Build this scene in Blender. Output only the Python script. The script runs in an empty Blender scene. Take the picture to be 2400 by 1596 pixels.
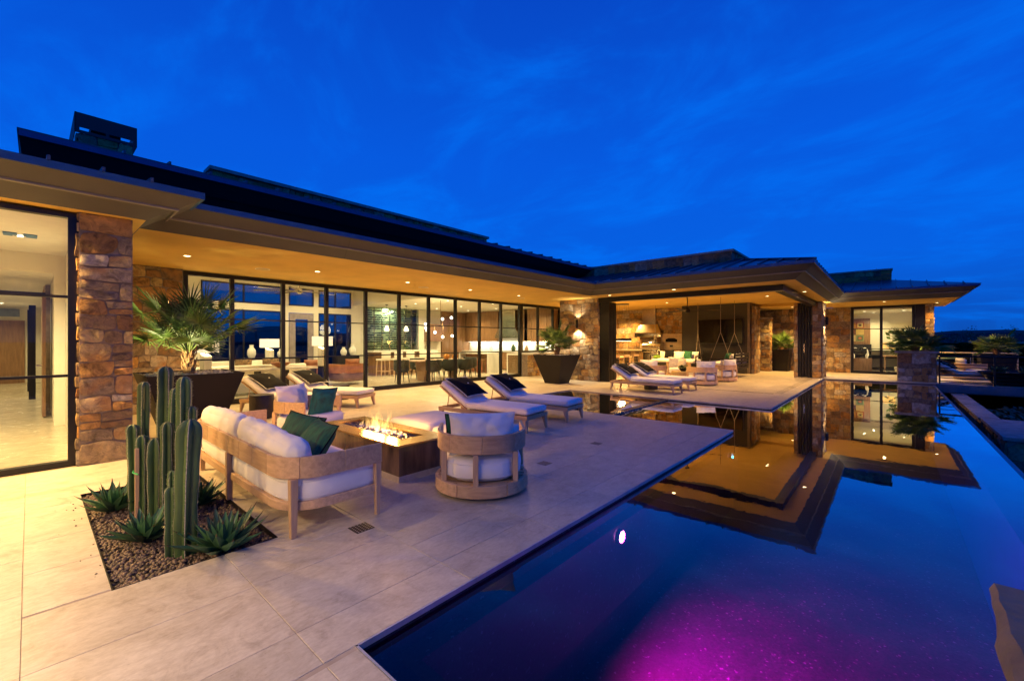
import bpy, bmesh, math, random
from mathutils import Vector, Matrix, noise
random.seed(7)
S = bpy.context.scene
C = S.collection
PI = math.pi
# ---------------------------------------------------------------- camera, sky, exposure
cam_d = bpy.data.cameras.new('camera'); cam = bpy.data.objects.new('camera', cam_d); C.objects.link(cam)
cam.location = (0, 0, 1.5); cam.rotation_euler = (math.radians(90), 0, math.atan2(885, 1000))
cam_d.sensor_width = 36; cam_d.lens = 15.0; cam_d.clip_start = .05; cam_d.clip_end = 3000
S.camera = cam
S.view_settings.view_transform = 'Standard'; S.view_settings.look = 'None'
S.view_settings.gamma = 1; S.view_settings.use_curve_mapping = False
S.view_settings.exposure = 0.0
S.cycles.max_bounces = 7; S.cycles.diffuse_bounces = 3; S.cycles.glossy_bounces = 4
S.cycles.transmission_bounces = 4; S.cycles.transparent_max_bounces = 14; S.cycles.volume_bounces = 0
S.cycles.caustics_reflective = False; S.cycles.caustics_refractive = False
S.cycles.sample_clamp_indirect = 4.0; S.cycles.use_denoising = True
S.cycles.use_adaptive_sampling = True; S.cycles.adaptive_threshold = .015
W = bpy.data.worlds.new('World'); S.world = W; W.use_nodes = True
def nn(nt, t, **k):
    n = nt.nodes.new(t)
    for a, v in k.items():
        if a[0] == '_': n.inputs[a[1:].replace('_', ' ')].default_value = v
        else: setattr(n, a, v)
    return n
def ramp(nt, stops, interp='LINEAR'):
    r = nt.nodes.new('ShaderNodeValToRGB'); r.color_ramp.interpolation = interp
    e = r.color_ramp.elements
    while len(e) < len(stops): e.new(.5)
    for i, (p, c) in enumerate(stops):
        e[i].position = p; e[i].color = (c[0], c[1], c[2], 1) if len(c) == 3 else c
    return r
def sky():
    nt = W.node_tree; nt.nodes.clear(); L = nt.links.new
    tc = nn(nt, 'ShaderNodeTexCoord'); sp = nn(nt, 'ShaderNodeSeparateXYZ'); L(tc.outputs['Generated'], sp.inputs[0])
    # dusk: the sun is far below the horizon, so the air glows a deep even blue
    g = ramp(nt, [(0, (.004, .07, .40)), (.035, (.003, .085, .52)), (.16, (.002, .118, .76)), (.38, (.002, .102, .74)), (.7, (.002, .055, .52)), (1, (.002, .030, .32))])
    L(sp.outputs['Z'], g.inputs[0])
    # thin cloud veils on a plane high above
    mx = nn(nt, 'ShaderNodeMath', operation='MAXIMUM'); mx.inputs[1].default_value = .03; L(sp.outputs['Z'], mx.inputs[0])
    ad = nn(nt, 'ShaderNodeMath', operation='ADD'); ad.inputs[1].default_value = .18; L(mx.outputs[0], ad.inputs[0])
    dv = nn(nt, 'ShaderNodeVectorMath', operation='DIVIDE'); cb = nn(nt, 'ShaderNodeCombineXYZ')
    for i in range(3): L(ad.outputs[0], cb.inputs[i])
    L(tc.outputs['Generated'], dv.inputs[0]); L(cb.outputs[0], dv.inputs[1])
    mp = nn(nt, 'ShaderNodeMapping'); mp.inputs['Rotation'].default_value = (0, 0, math.radians(35)); mp.inputs['Scale'].default_value = (.9, 1.35, .2)
    mp.inputs['Location'].default_value = (3.1, 1.2, 0)
    L(dv.outputs[0], mp.inputs[0])
    n1 = nn(nt, 'ShaderNodeTexNoise', _Scale=1.9, _Detail=9.0, _Roughness=.6, _Distortion=.5); L(mp.outputs[0], n1.inputs['Vector'])
    r = ramp(nt, [(.42, (0, 0, 0)), (.72, (1, 1, 1))], 'EASE'); L(n1.outputs['Fac'], r.inputs[0])
    mm = nn(nt, 'ShaderNodeMath', operation='MULTIPLY'); mm.inputs[1].default_value = .55; L(r.outputs[0], mm.inputs[0])
    mix = nn(nt, 'ShaderNodeMix', data_type='RGBA'); L(mm.outputs[0], mix.inputs[0]); L(g.outputs[0], mix.inputs[6]); mix.inputs[7].default_value = (.0, .19, 1.0, 1)
    bg = nn(nt, 'ShaderNodeBackground', _Strength=1.0); L(mix.outputs[2], bg.inputs[0])
    o = nn(nt, 'ShaderNodeOutputWorld'); L(bg.outputs[0], o.inputs[0])
sky()
# ---------------------------------------------------------------- materials
MATS = {}
def mat(name, col, rough=.5, metal=0.0, var=.12, scale=6.0, bump=0.0, bscale=60.0, stretch=(1, 1, 1), rand=0.0, emit=None, es=0.0, col2=None, det=4.0, coat=0.0, spec=.5, shift=True, rvar=0.0, world=False):
    """principled surface with procedural mottling; rand = tone change per object"""
    if name in MATS: return MATS[name]
    m = bpy.data.materials.new(name); m.use_nodes = True; nt = m.node_tree; L = nt.links.new
    b = nt.nodes['Principled BSDF']; b.inputs['Roughness'].default_value = rough; b.inputs['Metallic'].default_value = metal
    b.inputs['Coat Weight'].default_value = coat; b.inputs['Specular IOR Level'].default_value = spec
    if emit:
        b.inputs['Emission Color'].default_value = (*emit, 1); b.inputs['Emission Strength'].default_value = es
    tc = nn(nt, 'ShaderNodeTexCoord'); oi = nn(nt, 'ShaderNodeObjectInfo')
    mp = nn(nt, 'ShaderNodeMapping'); mp.inputs['Scale'].default_value = stretch
    if world:
        ge = nn(nt, 'ShaderNodeNewGeometry'); L(ge.outputs['Position'], mp.inputs[0])
    else: L(tc.outputs['Object'], mp.inputs[0])
    if shift:
        ml = nn(nt, 'ShaderNodeMath', operation='MULTIPLY'); ml.inputs[1].default_value = 37.0
        L(oi.outputs['Random'], ml.inputs[0]); L(ml.outputs[0], mp.inputs['Location'])
    n = nn(nt, 'ShaderNodeTexNoise', _Scale=scale, _Detail=det, _Roughness=.6); L(mp.outputs[0], n.inputs['Vector'])
    c2 = col2 or tuple(c * (1 - 2 * var) for c in col); c1 = tuple(min(1, c * (1 + var)) for c in col) if not col2 else col
    r = ramp(nt, [(.3, c2), (.7, c1)]); L(n.outputs['Fac'], r.inputs[0]); out = r.outputs[0]
    if rand:
        hs = nn(nt, 'ShaderNodeHueSaturation'); mr = nn(nt, 'ShaderNodeMapRange'); mr.inputs['To Min'].default_value = 1 - rand; mr.inputs['To Max'].default_value = 1 + rand
        L(oi.outputs['Random'], mr.inputs[0]); L(mr.outputs[0], hs.inputs['Value']); L(out, hs.inputs['Color']); out = hs.outputs[0]
    L(out, b.inputs['Base Color'])
    if rvar:
        mr = nn(nt, 'ShaderNodeMapRange'); mr.inputs['To Min'].default_value = rough - rvar; mr.inputs['To Max'].default_value = rough + rvar
        L(n.outputs['Fac'], mr.inputs[0]); L(mr.outputs[0], b.inputs['Roughness'])
    if bump:
        n2 = nn(nt, 'ShaderNodeTexNoise', _Scale=bscale, _Detail=4.0); L(mp.outputs[0], n2.inputs['Vector'])
        bp = nn(nt, 'ShaderNodeBump', _Strength=bump, _Distance=.01); L(n2.outputs['Fac'], bp.inputs['Height']); L(bp.outputs[0], b.inputs['Normal'])
    MATS[name] = m; return m
def glow(name, col, es):
    if name in MATS: return MATS[name]
    m = bpy.data.materials.new(name); m.use_nodes = True; nt = m.node_tree; nt.nodes.clear()
    e = nn(nt, 'ShaderNodeEmission', _Color=(*col, 1), _Strength=es); o = nn(nt, 'ShaderNodeOutputMaterial'); nt.links.new(e.outputs[0], o.inputs[0])
    MATS[name] = m; return m
def glassm(name, tint=(.93, .96, .95), ior=1.5, refl=1.0, bump=0.0, bscale=3.0, rough=.0):
    m = bpy.data.materials.new(name); m.use_nodes = True; nt = m.node_tree; nt.nodes.clear(); L = nt.links.new
    t = nn(nt, 'ShaderNodeBsdfTransparent', _Color=(*tint, 1)); g = nn(nt, 'ShaderNodeBsdfGlossy', _Roughness=rough); g.inputs['Color'].default_value = (refl, refl, refl, 1)
    # thin sheet: the same Fresnel curve from either side
    ge = nn(nt, 'ShaderNodeNewGeometry'); bi = nn(nt, 'ShaderNodeMapRange'); bi.inputs['To Min'].default_value = ior; bi.inputs['To Max'].default_value = 1 / ior; L(ge.outputs['Backfacing'], bi.inputs[0])
    f = nn(nt, 'ShaderNodeFresnel', _IOR=ior); L(bi.outputs[0], f.inputs['IOR']); x = nn(nt, 'ShaderNodeMixShader'); o = nn(nt, 'ShaderNodeOutputMaterial')
    L(f.outputs[0], x.inputs[0]); L(t.outputs[0], x.inputs[1]); L(g.outputs[0], x.inputs[2]); L(x.outputs[0], o.inputs[0])
    if bump:
        tc = nn(nt, 'ShaderNodeNewGeometry'); mp = nn(nt, 'ShaderNodeMapping'); mp.inputs['Scale'].default_value = (1, 1, 1); L(tc.outputs['Position'], mp.inputs[0])
        n = nn(nt, 'ShaderNodeTexNoise', _Scale=bscale, _Detail=3.0); L(mp.outputs[0], n.inputs['Vector'])
        bp = nn(nt, 'ShaderNodeBump', _Strength=bump, _Distance=.02); L(n.outputs['Fac'], bp.inputs['Height'])
        L(bp.outputs[0], g.inputs['Normal']); L(bp.outputs[0], f.inputs['Normal'])
    MATS[name] = m; return m
GLASS = glassm('window_glass', (.9, .92, .88), 1.52, .85)
GLASS2 = glassm('rear_window_glass', (.42, .42, .36), 1.52, 1.0)  # grey tint in the colour stands in for warm room reflections over the sky
CRYSTAL = glassm('clear_glass', (.85, .9, .88), 1.5, .9)
def water_mat():
    m = glassm('pool_water', (.27, .28, .36), 1.34, 1.0, .045, 2.6); nt = m.node_tree
    # reflection scaled up past that of real water so the pool mirrors strongly
    f = [n for n in nt.nodes if n.type == 'FRESNEL'][0]; x = [n for n in nt.nodes if n.type == 'MIX_SHADER'][0]
    k = nn(nt, 'ShaderNodeMath', operation='MULTIPLY', use_clamp=True); k.operation = 'MULTIPLY_ADD'; k.inputs[1].default_value = 2.5; k.inputs[2].default_value = -.045; nt.links.new(f.outputs[0], k.inputs[0]); nt.links.new(k.outputs[0], x.inputs[0]); return m
WATER = water_mat()
def travertine(name, base, dark, rough=.42, stretch=(3.2, .8, 3), rand=.07, pits=.5):
    m = bpy.data.materials.new(name); m.use_nodes = True; nt = m.node_tree; L = nt.links.new; b = nt.nodes['Principled BSDF']
    ge = nn(nt, 'ShaderNodeNewGeometry'); oi = nn(nt, 'ShaderNodeObjectInfo')
    ml = nn(nt, 'ShaderNodeMath', operation='MULTIPLY'); ml.inputs[1].default_value = 61.0; L(oi.outputs['Random'], ml.inputs[0])
    mp = nn(nt, 'ShaderNodeMapping'); mp.inputs['Scale'].default_value = stretch; L(ge.outputs['Position'], mp.inputs[0]); L(ml.outputs[0], mp.inputs['Location'])
    n = nn(nt, 'ShaderNodeTexNoise', _Scale=2.6, _Detail=9.0, _Roughness=.7, _Distortion=.9); L(mp.outputs[0], n.inputs['Vector'])
    r = ramp(nt, [(.28, dark), (.5, tuple(.5 * (a + c) for a, c in zip(base, dark))), (.72, base)]); L(n.outputs['Fac'], r.inputs[0])
    n3 = nn(nt, 'ShaderNodeTexNoise', _Scale=3.4, _Detail=10.0, _Roughness=.74, _Distortion=1.4); L(ge.outputs['Position'], n3.inputs['Vector'])
    r3 = ramp(nt, [(.34, (.74, .71, .67)), (.47, (.93, .92, .90)), (.6, (1.0, 1.0, 1.0))]); L(n3.outputs['Fac'], r3.inputs[0])
    mx = nn(nt, 'ShaderNodeMix', data_type='RGBA', blend_type='MULTIPLY'); mx.inputs[0].default_value = 1; L(r.outputs[0], mx.inputs[6]); L(r3.outputs[0], mx.inputs[7])
    # little pits
    v = nn(nt, 'ShaderNodeTexVoronoi', _Scale=9.0); L(mp.outputs[0], v.inputs['Vector'])
    rv = ramp(nt, [(.03, (.35, .32, .3)), (.07, (1, 1, 1))]); L(v.outputs['Distance'], rv.inputs[0])
    mv = nn(nt, 'ShaderNodeMix', data_type='RGBA', blend_type='MULTIPLY'); mv.inputs[0].default_value = pits; L(mx.outputs[2], mv.inputs[6]); L(rv.outputs[0], mv.inputs[7])
    nf = nn(nt, 'ShaderNodeTexNoise', _Scale=24.0, _Detail=6.0, _Roughness=.75); L(mp.outputs[0], nf.inputs['Vector']); rf = ramp(nt, [(.33, (.86, .84, .82)), (.6, (1.03, 1.03, 1.03))]); L(nf.outputs['Fac'], rf.inputs[0])
    nv = nn(nt, 'ShaderNodeTexNoise', _Scale=1.3, _Detail=7.0, _Roughness=.6, _Distortion=2.2); L(mp.outputs[0], nv.inputs['Vector']); rvn = ramp(nt, [(.455, (1, 1, 1)), (.49, (.74, .69, .63)), (.505, (.8, .76, .7)), (.54, (1, 1, 1))]); L(nv.outputs['Fac'], rvn.inputs[0])
    mw = nn(nt, 'ShaderNodeMix', data_type='RGBA', blend_type='MULTIPLY'); mw.inputs[0].default_value = .28; L(mv.outputs[2], mw.inputs[6]); L(rvn.outputs[0], mw.inputs[7]); mv = mw
    mf = nn(nt, 'ShaderNodeMix', data_type='RGBA', blend_type='MULTIPLY'); mf.inputs[0].default_value = 1; L(mv.outputs[2], mf.inputs[6]); L(rf.outputs[0], mf.inputs[7]); mv = mf
    hs = nn(nt, 'ShaderNodeHueSaturation'); mr = nn(nt, 'ShaderNodeMapRange'); mr.inputs['To Min'].default_value = 1 - rand; mr.inputs['To Max'].default_value = 1 + rand
    L(oi.outputs['Random'], mr.inputs[0]); L(mr.outputs[0], hs.inputs['Value']); L(mv.outputs[2], hs.inputs['Color']); L(hs.outputs[0], b.inputs['Base Color'])
    rr = nn(nt, 'ShaderNodeMapRange'); rr.inputs['To Min'].default_value = rough - .12; rr.inputs['To Max'].default_value = rough + .16; L(n3.outputs['Fac'], rr.inputs[0]); L(rr.outputs[0], b.inputs['Roughness'])
    nb = nn(nt, 'ShaderNodeTexNoise', _Scale=38.0, _Detail=6.0, _Roughness=.7); L(mp.outputs[0], nb.inputs['Vector']); bp = nn(nt, 'ShaderNodeBump', _Strength=.12, _Distance=.004); L(nb.outputs['Fac'], bp.inputs['Height']); L(bp.outputs[0], b.inputs['Normal'])
    MATS[name] = m; return m
TRAV = travertine('travertine', (.63, .57, .455), (.50, .44, .345), .37, (2.2, .9, 2), .075)
TRAV_IN = travertine('polished_travertine', (.62, .56, .42), (.5, .42, .3), .22, (2.2, .6, 2), pits=0)
def stone_mat():
    m = bpy.data.materials.new('rubble_stone'); m.use_nodes = True; nt = m.node_tree; L = nt.links.new; b = nt.nodes['Principled BSDF']; b.inputs['Roughness'].default_value = .85
    b.inputs['Specular IOR Level'].default_value = .25
    ge = nn(nt, 'ShaderNodeNewGeometry'); oi = nn(nt, 'ShaderNodeObjectInfo')
    ml = nn(nt, 'ShaderNodeMath', operation='MULTIPLY'); ml.inputs[1].default_value = 53.0; L(oi.outputs['Random'], ml.inputs[0])
    mp = nn(nt, 'ShaderNodeMapping'); L(ge.outputs['Position'], mp.inputs[0]); L(ml.outputs[0], mp.inputs['Location'])
    rc = ramp(nt, [(0, (.17, .125, .085)), (.12, (.29, .235, .16)), (.22, (.21, .125, .06)), (.33, (.31, .26, .20)), (.44, (.30, .185, .08)), (.55, (.20, .165, .13)),
                   (.66, (.36, .285, .155)), (.76, (.14, .105, .08)), (.86, (.36, .22, .09)), (.91, (.33, .31, .29))], 'CONSTANT'); L(oi.outputs['Random'], rc.inputs[0])
    n = nn(nt, 'ShaderNodeTexNoise', _Scale=7.0, _Detail=8.0, _Roughness=.7, _Distortion=1.2); L(mp.outputs[0], n.inputs['Vector'])
    r1 = ramp(nt, [(.3, (.45, .40, .34)), (.5, (1.35, 1.28, 1.12)), (.7, (2.2, 1.95, 1.5))]); L(n.outputs['Fac'], r1.inputs[0])
    mx = nn(nt, 'ShaderNodeMix', data_type='RGBA', blend_type='MULTIPLY'); mx.inputs[0].default_value = 1; L(rc.outputs[0], mx.inputs[6]); L(r1.outputs[0], mx.inputs[7])
    n2 = nn(nt, 'ShaderNodeTexNoise', _Scale=3.0, _Detail=3.0); L(mp.outputs[0], n2.inputs['Vector'])
    r2 = ramp(nt, [(.52, (0, 0, 0)), (.66, (.75, .75, .75))]); L(n2.outputs['Fac'], r2.inputs[0])
    m2 = nn(nt, 'ShaderNodeMix', data_type='RGBA'); L(r2.outputs[0], m2.inputs[0]); L(mx.outputs[2], m2.inputs[6]); m2.inputs[7].default_value = (.42, .22, .08, 1)
    L(m2.outputs[2], b.inputs['Base Color'])
    n4 = nn(nt, 'ShaderNodeTexNoise', _Scale=13.0, _Detail=10.0, _Roughness=.78, _Distortion=.9); L(mp.outputs[0], n4.inputs['Vector'])
    bp = nn(nt, 'ShaderNodeBump', _Strength=1.0, _Distance=.05); L(n4.outputs['Fac'], bp.inputs['Height']); L(bp.outputs[0], b.inputs['Normal'])
    MATS['stone'] = m; return m
STONE = stone_mat()
MORTAR = mat('mortar', (.25, .2, .165), .95, var=.2, bump=.5, bscale=60)
CAPSTONE = mat('capstone', (.36, .32, .28), .8, var=.2, bump=.4, bscale=30, rand=.15)
def wood_mat(name, c1, c2, rough=.5, sc=(1.2, 14, 14), rand=.16, wscale=2.2):
    m = bpy.data.materials.new(name); m.use_nodes = True; nt = m.node_tree; L = nt.links.new; b = nt.nodes['Principled BSDF']; b.inputs['Roughness'].default_value = rough
    tc = nn(nt, 'ShaderNodeTexCoord'); oi = nn(nt, 'ShaderNodeObjectInfo')
    ml = nn(nt, 'ShaderNodeMath', operation='MULTIPLY'); ml.inputs[1].default_value = 23.0; L(oi.outputs['Random'], ml.inputs[0])
    mp = nn(nt, 'ShaderNodeMapping'); mp.inputs['Scale'].default_value = sc; L(tc.outputs['Object'], mp.inputs[0]); L(ml.outputs[0], mp.inputs['Location'])
    n = nn(nt, 'ShaderNodeTexNoise', _Scale=wscale, _Detail=7.0, _Roughness=.62, _Distortion=.35); L(mp.outputs[0], n.inputs['Vector'])
    r = ramp(nt, [(.3, c2), (.48, tuple((a + c) / 2 for a, c in zip(c1, c2))), (.7, c1)]); L(n.outputs['Fac'], r.inputs[0])
    hs = nn(nt, 'ShaderNodeHueSaturation'); mr = nn(nt, 'ShaderNodeMapRange'); mr.inputs['To Min'].default_value = 1 - rand; mr.inputs['To Max'].default_value = 1 + rand
    L(oi.outputs['Random'], mr.inputs[0]); L(mr.outputs[0], hs.inputs['Value']); L(r.outputs[0], hs.inputs['Color']); L(hs.outputs[0], b.inputs['Base Color'])
    bp = nn(nt, 'ShaderNodeBump', _Strength=.15, _Distance=.004); L(n.outputs['Fac'], bp.inputs['Height']); L(bp.outputs[0], b.inputs['Normal'])
    MATS[name] = m; return m
TEAK = wood_mat('weathered_teak', (.64, .42, .24), (.42, .26, .14), rand=.22)
TEAK_Z = wood_mat('weathered_teak_upright', (.62, .41, .24), (.46, .29, .17), .5, (14, 14, 1.2))
WALNUT = wood_mat('walnut', (.30, .16, .075), (.16, .08, .035), .4, (10, 10, 1.0))
OAK = wood_mat('oak', (.42, .27, .14), (.28, .16, .08), .45)
BLACK = mat('black_frame_metal', (.010, .009, .009), .38, .3, var=.1)
BRONZE = mat('bronze_planter_metal', (.014, .011, .012), .55, .0, spec=.25, var=.12, scale=2)
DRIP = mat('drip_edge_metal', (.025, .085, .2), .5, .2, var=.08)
ROOF = mat('standing_seam_metal', (.06, .075, .11), .38, .25, var=.1, scale=1.5, bump=.05, bscale=4)
FASCIA = mat('fascia_paint', (.07, .063, .055), .6, var=.05, scale=2, bump=.08, bscale=90)
DARKFASCIA = mat('dark_fascia_paint', (.03, .03, .033), .6, var=.05)
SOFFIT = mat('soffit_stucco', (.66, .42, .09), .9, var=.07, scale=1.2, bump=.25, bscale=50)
CREAM = mat('cream_plaster', (.78, .72, .58), .85, var=.03, scale=1.5, bump=.05, bscale=80)
WHITE = mat('white_paint', (.8, .77, .7), .6, var=.03)
FAB = mat('white_canvas', (.82, .79, .75), .9, var=.04, scale=3, bump=.35, bscale=14, spec=.2)
FABG = mat('grey_canvas', (.68, .64, .6), .9, var=.05, scale=3, bump=.3, bscale=14, spec=.2)
NAVY = mat('black_canvas', (.008, .0085, .011), .85, var=.15, bump=.3, bscale=12, spec=.15)
PIPE = mat('white_piping', (.7, .7, .66), .8)
GREEN = mat('green_velvet', (.006, .16, .06), .75, var=.0, scale=5, stretch=(10, 1, 1.5), bump=.6, bscale=14, col2=(.002, .03, .02), det=6)
TEAL = mat('teal_velvet', (.004, .13, .13), .75, var=.0, scale=5, stretch=(1.5, 10, 1.5), bump=.6, bscale=14, col2=(.002, .04, .045), det=6)
OLIVE = mat('lime_fabric', (.16, .3, .02), .85, var=.15)
TAN = mat('rust_leather', (.36, .14, .06), .55, var=.15)
MARBLE = mat('white_marble', (.75, .71, .62), .2, var=.0, scale=1.6, stretch=(1, 3, .6), col2=(.55, .52, .45), det=8)
DARKMARBLE = mat('brown_marble', (.20, .13, .085), .16, var=.0, scale=2.2, stretch=(2.6, 2.6, .5), col2=(.012, .010, .010), det=9, coat=.3)
BRASS = mat('brushed_brass', (.36, .235, .10), .27, .85, var=.06, scale=30, stretch=(1, 14, 14))
STEEL = mat('stainless_steel', (.55, .5, .42), .22, 1.0, var=.04, scale=20, stretch=(12, 1, 1))
ROPE = mat('rope', (.30, .24, .17), .9, var=.2, scale=60)
LEAF = mat('palm_leaf', (.11, .20, .035), .45, var=.25, scale=3, rand=.35)
LEAFDK = mat('dark_leaf', (.03, .065, .02), .5, var=.3, scale=3, rand=.35)
PETIOLE = mat('leaf_stalk', (.16, .22, .06), .5, var=.2)
BARK = mat('palm_bark', (.30, .16, .07), .9, var=.35, scale=25, bump=1, bscale=35, stretch=(1, 1, 2))
CACTUS = mat('cactus_skin', (.065, .125, .038), .5, var=.22, scale=7, stretch=(1, 1, .4), bump=.15, bscale=40, rand=.2)
SPINE = mat('cactus_spines', (.5, .46, .36), .8, var=.3, scale=90, bump=.8, bscale=120)
AGAVE = mat('agave_leaf', (.06, .16, .07), .42, var=.2, scale=5, rand=.25)
TIP = mat('agave_tip', (.10, .06, .03), .6)
PEBBLE = mat('river_pebble', (.42, .42, .44), .5, var=.3, scale=6, rand=.3)
# ---------------------------------------------------------------- mesh builder
class MB:
    def __init__(s): s.v = []; s.f = []; s.m = []; s.slot = 0
    def add(s, vs, fs):
        o = len(s.v); s.v += [tuple(v) for v in vs]; s.f += [tuple(i + o for i in f) for f in fs]; s.m += [s.slot] * len(fs); return s
    def box(s, x0, x1, y0, y1, z0, z1):
        vs = [(x, y, z) for z in (z0, z1) for y in (y0, y1) for x in (x0, x1)]
        return s.add(vs, [(0, 2, 3, 1), (4, 5, 7, 6), (0, 1, 5, 4), (2, 6, 7, 3), (0, 4, 6, 2), (1, 3, 7, 5)])
    def hexa(s, b, t):
        """8 corners: bottom loop (ccw) and top loop"""
        return s.add(list(b) + list(t), [(3, 2, 1, 0), (4, 5, 6, 7), (0, 1, 5, 4), (1, 2, 6, 5), (2, 3, 7, 6), (3, 0, 4, 7)])
    def quad(s, *p): return s.add(p, [tuple(range(len(p)))])
    def frus(s, cx, cy, z0, z1, a0, b0, a1, b1, cx1=None, cy1=None):
        cx1 = cx if cx1 is None else cx1; cy1 = cy if cy1 is None else cy1
        B = [(cx - a0, cy - b0, z0), (cx + a0, cy - b0, z0), (cx + a0, cy + b0, z0), (cx - a0, cy + b0, z0)]
        T = [(cx1 - a1, cy1 - b1, z1), (cx1 + a1, cy1 - b1, z1), (cx1 + a1, cy1 + b1, z1), (cx1 - a1, cy1 + b1, z1)]
        return s.hexa(B, T)
    def lathe(s, prof, n=20, cx=0, cy=0, cap=True):
        vs = []
        for r, z in prof:
            for i in range(n): a = 2 * PI * i / n; vs.append((cx + r * math.cos(a), cy + r * math.sin(a), z))
        fs = []
        for k in range(len(prof) - 1):
            for i in range(n): j = (i + 1) % n; fs.append((k * n + i, k * n + j, (k + 1) * n + j, (k + 1) * n + i))
        if cap: fs.append(tuple(range(n))[::-1]); fs.append(tuple((len(prof) - 1) * n + i for i in range(n)))
        return s.add(vs, fs)
    def cyl(s, cx, cy, z0, z1, r, n=16, r2=None): return s.lathe([(r, z0), (r if r2 is None else r2, z1)], n, cx, cy)
    def tube(s, pts, r, n=6):
        pts = [Vector(p) for p in pts]; rs = r if isinstance(r, (list, tuple)) else [r] * len(pts); vs = []; fs = []
        up = Vector((0, 0, 1)); prev = None
        for i, p in enumerate(pts):
            d = (pts[min(i + 1, len(pts) - 1)] - pts[max(i - 1, 0)]).normalized()
            a = prev if prev is not None else (d.cross(up) if abs(d.dot(up)) < .95 else d.cross(Vector((1, 0, 0))))
            a = (a - d * a.dot(d)).normalized(); prev = a; b = d.cross(a)
            for k in range(n): t = 2 * PI * k / n; vs.append(p + (a * math.cos(t) + b * math.sin(t)) * rs[i])
        for i in range(len(pts) - 1):
            for k in range(n): j = (k + 1) % n; fs.append((i * n + k, i * n + j, (i + 1) * n + j, (i + 1) * n + k))
        fs.append(tuple(range(n))[::-1]); fs.append(tuple((len(pts) - 1) * n + k for k in range(n)))
        return s.add(vs, fs)
    def band(s, path, t, z0, z1, closed=False):
        """flat bar of thickness t standing on a plan path"""
        P = [Vector((p[0], p[1])) for p in path]; n = len(P); O = []; I = []
        for i, p in enumerate(P):
            a = P[(i - 1) % n] if (closed or i) else p; b = P[(i + 1) % n] if (closed or i < n - 1) else p
            d = (b - a).normalized(); nr = Vector((-d.y, d.x)); O.append(p + nr * t / 2); I.append(p - nr * t / 2)
        vs = []
        for o, i in zip(O, I): vs += [(o.x, o.y, z0), (o.x, o.y, z1), (i.x, i.y, z1), (i.x, i.y, z0)]
        fs = []
        for k in range(n if closed else n - 1):
            a = 4 * k; b = 4 * ((k + 1) % n)
            for e in range(4): f = (e + 1) % 4; fs.append((a + e, b + e, b + f, a + f))
        if not closed: fs.append((3, 2, 1, 0)); a = 4 * (n - 1); fs.append((a, a + 1, a + 2, a + 3))
        return s.add(vs, fs)
    def poly(s, pts, z0, z1):
        n = len(pts); vs = [(p[0], p[1], z0) for p in pts] + [(p[0], p[1], z1) for p in pts]
        return s.add(vs, [tuple(range(n))[::-1], tuple(range(n, 2 * n))] + [(i, (i + 1) % n, n + (i + 1) % n, n + i) for i in range(n)])
    def xf(s, M, start=0):
        for i in range(start, len(s.v)): s.v[i] = tuple(M @ Vector(s.v[i]))
        return s
    def build(s, name, mats, parent=None, smooth=False, bevel=0.0, bseg=2, ang=None):
        me = bpy.data.meshes.new(name); me.from_pydata(s.v, [], s.f)
        mats = mats if isinstance(mats, (list, tuple)) else [mats]
        for m in mats: me.materials.append(m)
        if len(mats) > 1: me.polygons.foreach_set('material_index', s.m)
        bm = bmesh.new(); bm.from_mesh(me); bmesh.ops.recalc_face_normals(bm, faces=bm.faces)
        if bevel:
            ed = [e for e in bm.edges if len(e.link_faces) == 2 and e.calc_face_angle(0) > .5]
            bmesh.ops.bevel(bm, geom=ed, offset=bevel, segments=bseg, affect='EDGES', profile=.6)
        bm.to_mesh(me); bm.free()
        if ang is None: ang = 24 if bevel else 50
        if smooth or bevel:
            me.polygons.foreach_set('use_smooth', [True] * len(me.polygons))
            try: me.set_sharp_from_angle(angle=math.radians(ang))
            except Exception: pass
        me.update()
        o = bpy.data.objects.new(name, me); C.objects.link(o)
        if parent is not None: o.parent = parent
        return o
def tag(o, label=None, cat=None, group=None, kind=None):
    if label: o['label'] = label
    if cat: o['category'] = cat
    if group: o['group'] = group
    if kind: o['kind'] = kind
    return o
def thing(name, label, cat, loc=(0, 0, 0), rz=0.0, group=None):
    o = bpy.data.objects.new(name, None); C.objects.link(o); o.location = loc; o.rotation_euler = (0, 0, rz); o.empty_display_size = .1
    return tag(o, label, cat, group)
def struct(o): o['kind'] = 'structure'; return o
def stuff(o): o['kind'] = 'stuff'; return o
def copy_tree(o, parent=None):
    c = o.copy(); C.objects.link(c); c.parent = parent
    for ch in list(o.children): copy_tree(ch, c)
    return c
def dup(o, loc, rz, label, **k):
    c = copy_tree(o); c.location = loc; c.rotation_euler = (0, 0, rz); return tag(c, label, **k)
def part(name, parent, mats, x0, x1, y0, y1, z0, z1, bevel=0.0):
    return MB().box(x0, x1, y0, y1, z0, z1).build(name, mats, parent, bevel=bevel)
def place(o, loc=None, rot=None):
    if loc is not None: o.location = loc
    if rot is not None: o.rotation_euler = rot
    return o
GRID = [-1, -.97, -.9, -.72, -.45, -.15, .15, .45, .72, .9, .97, 1]
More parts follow.
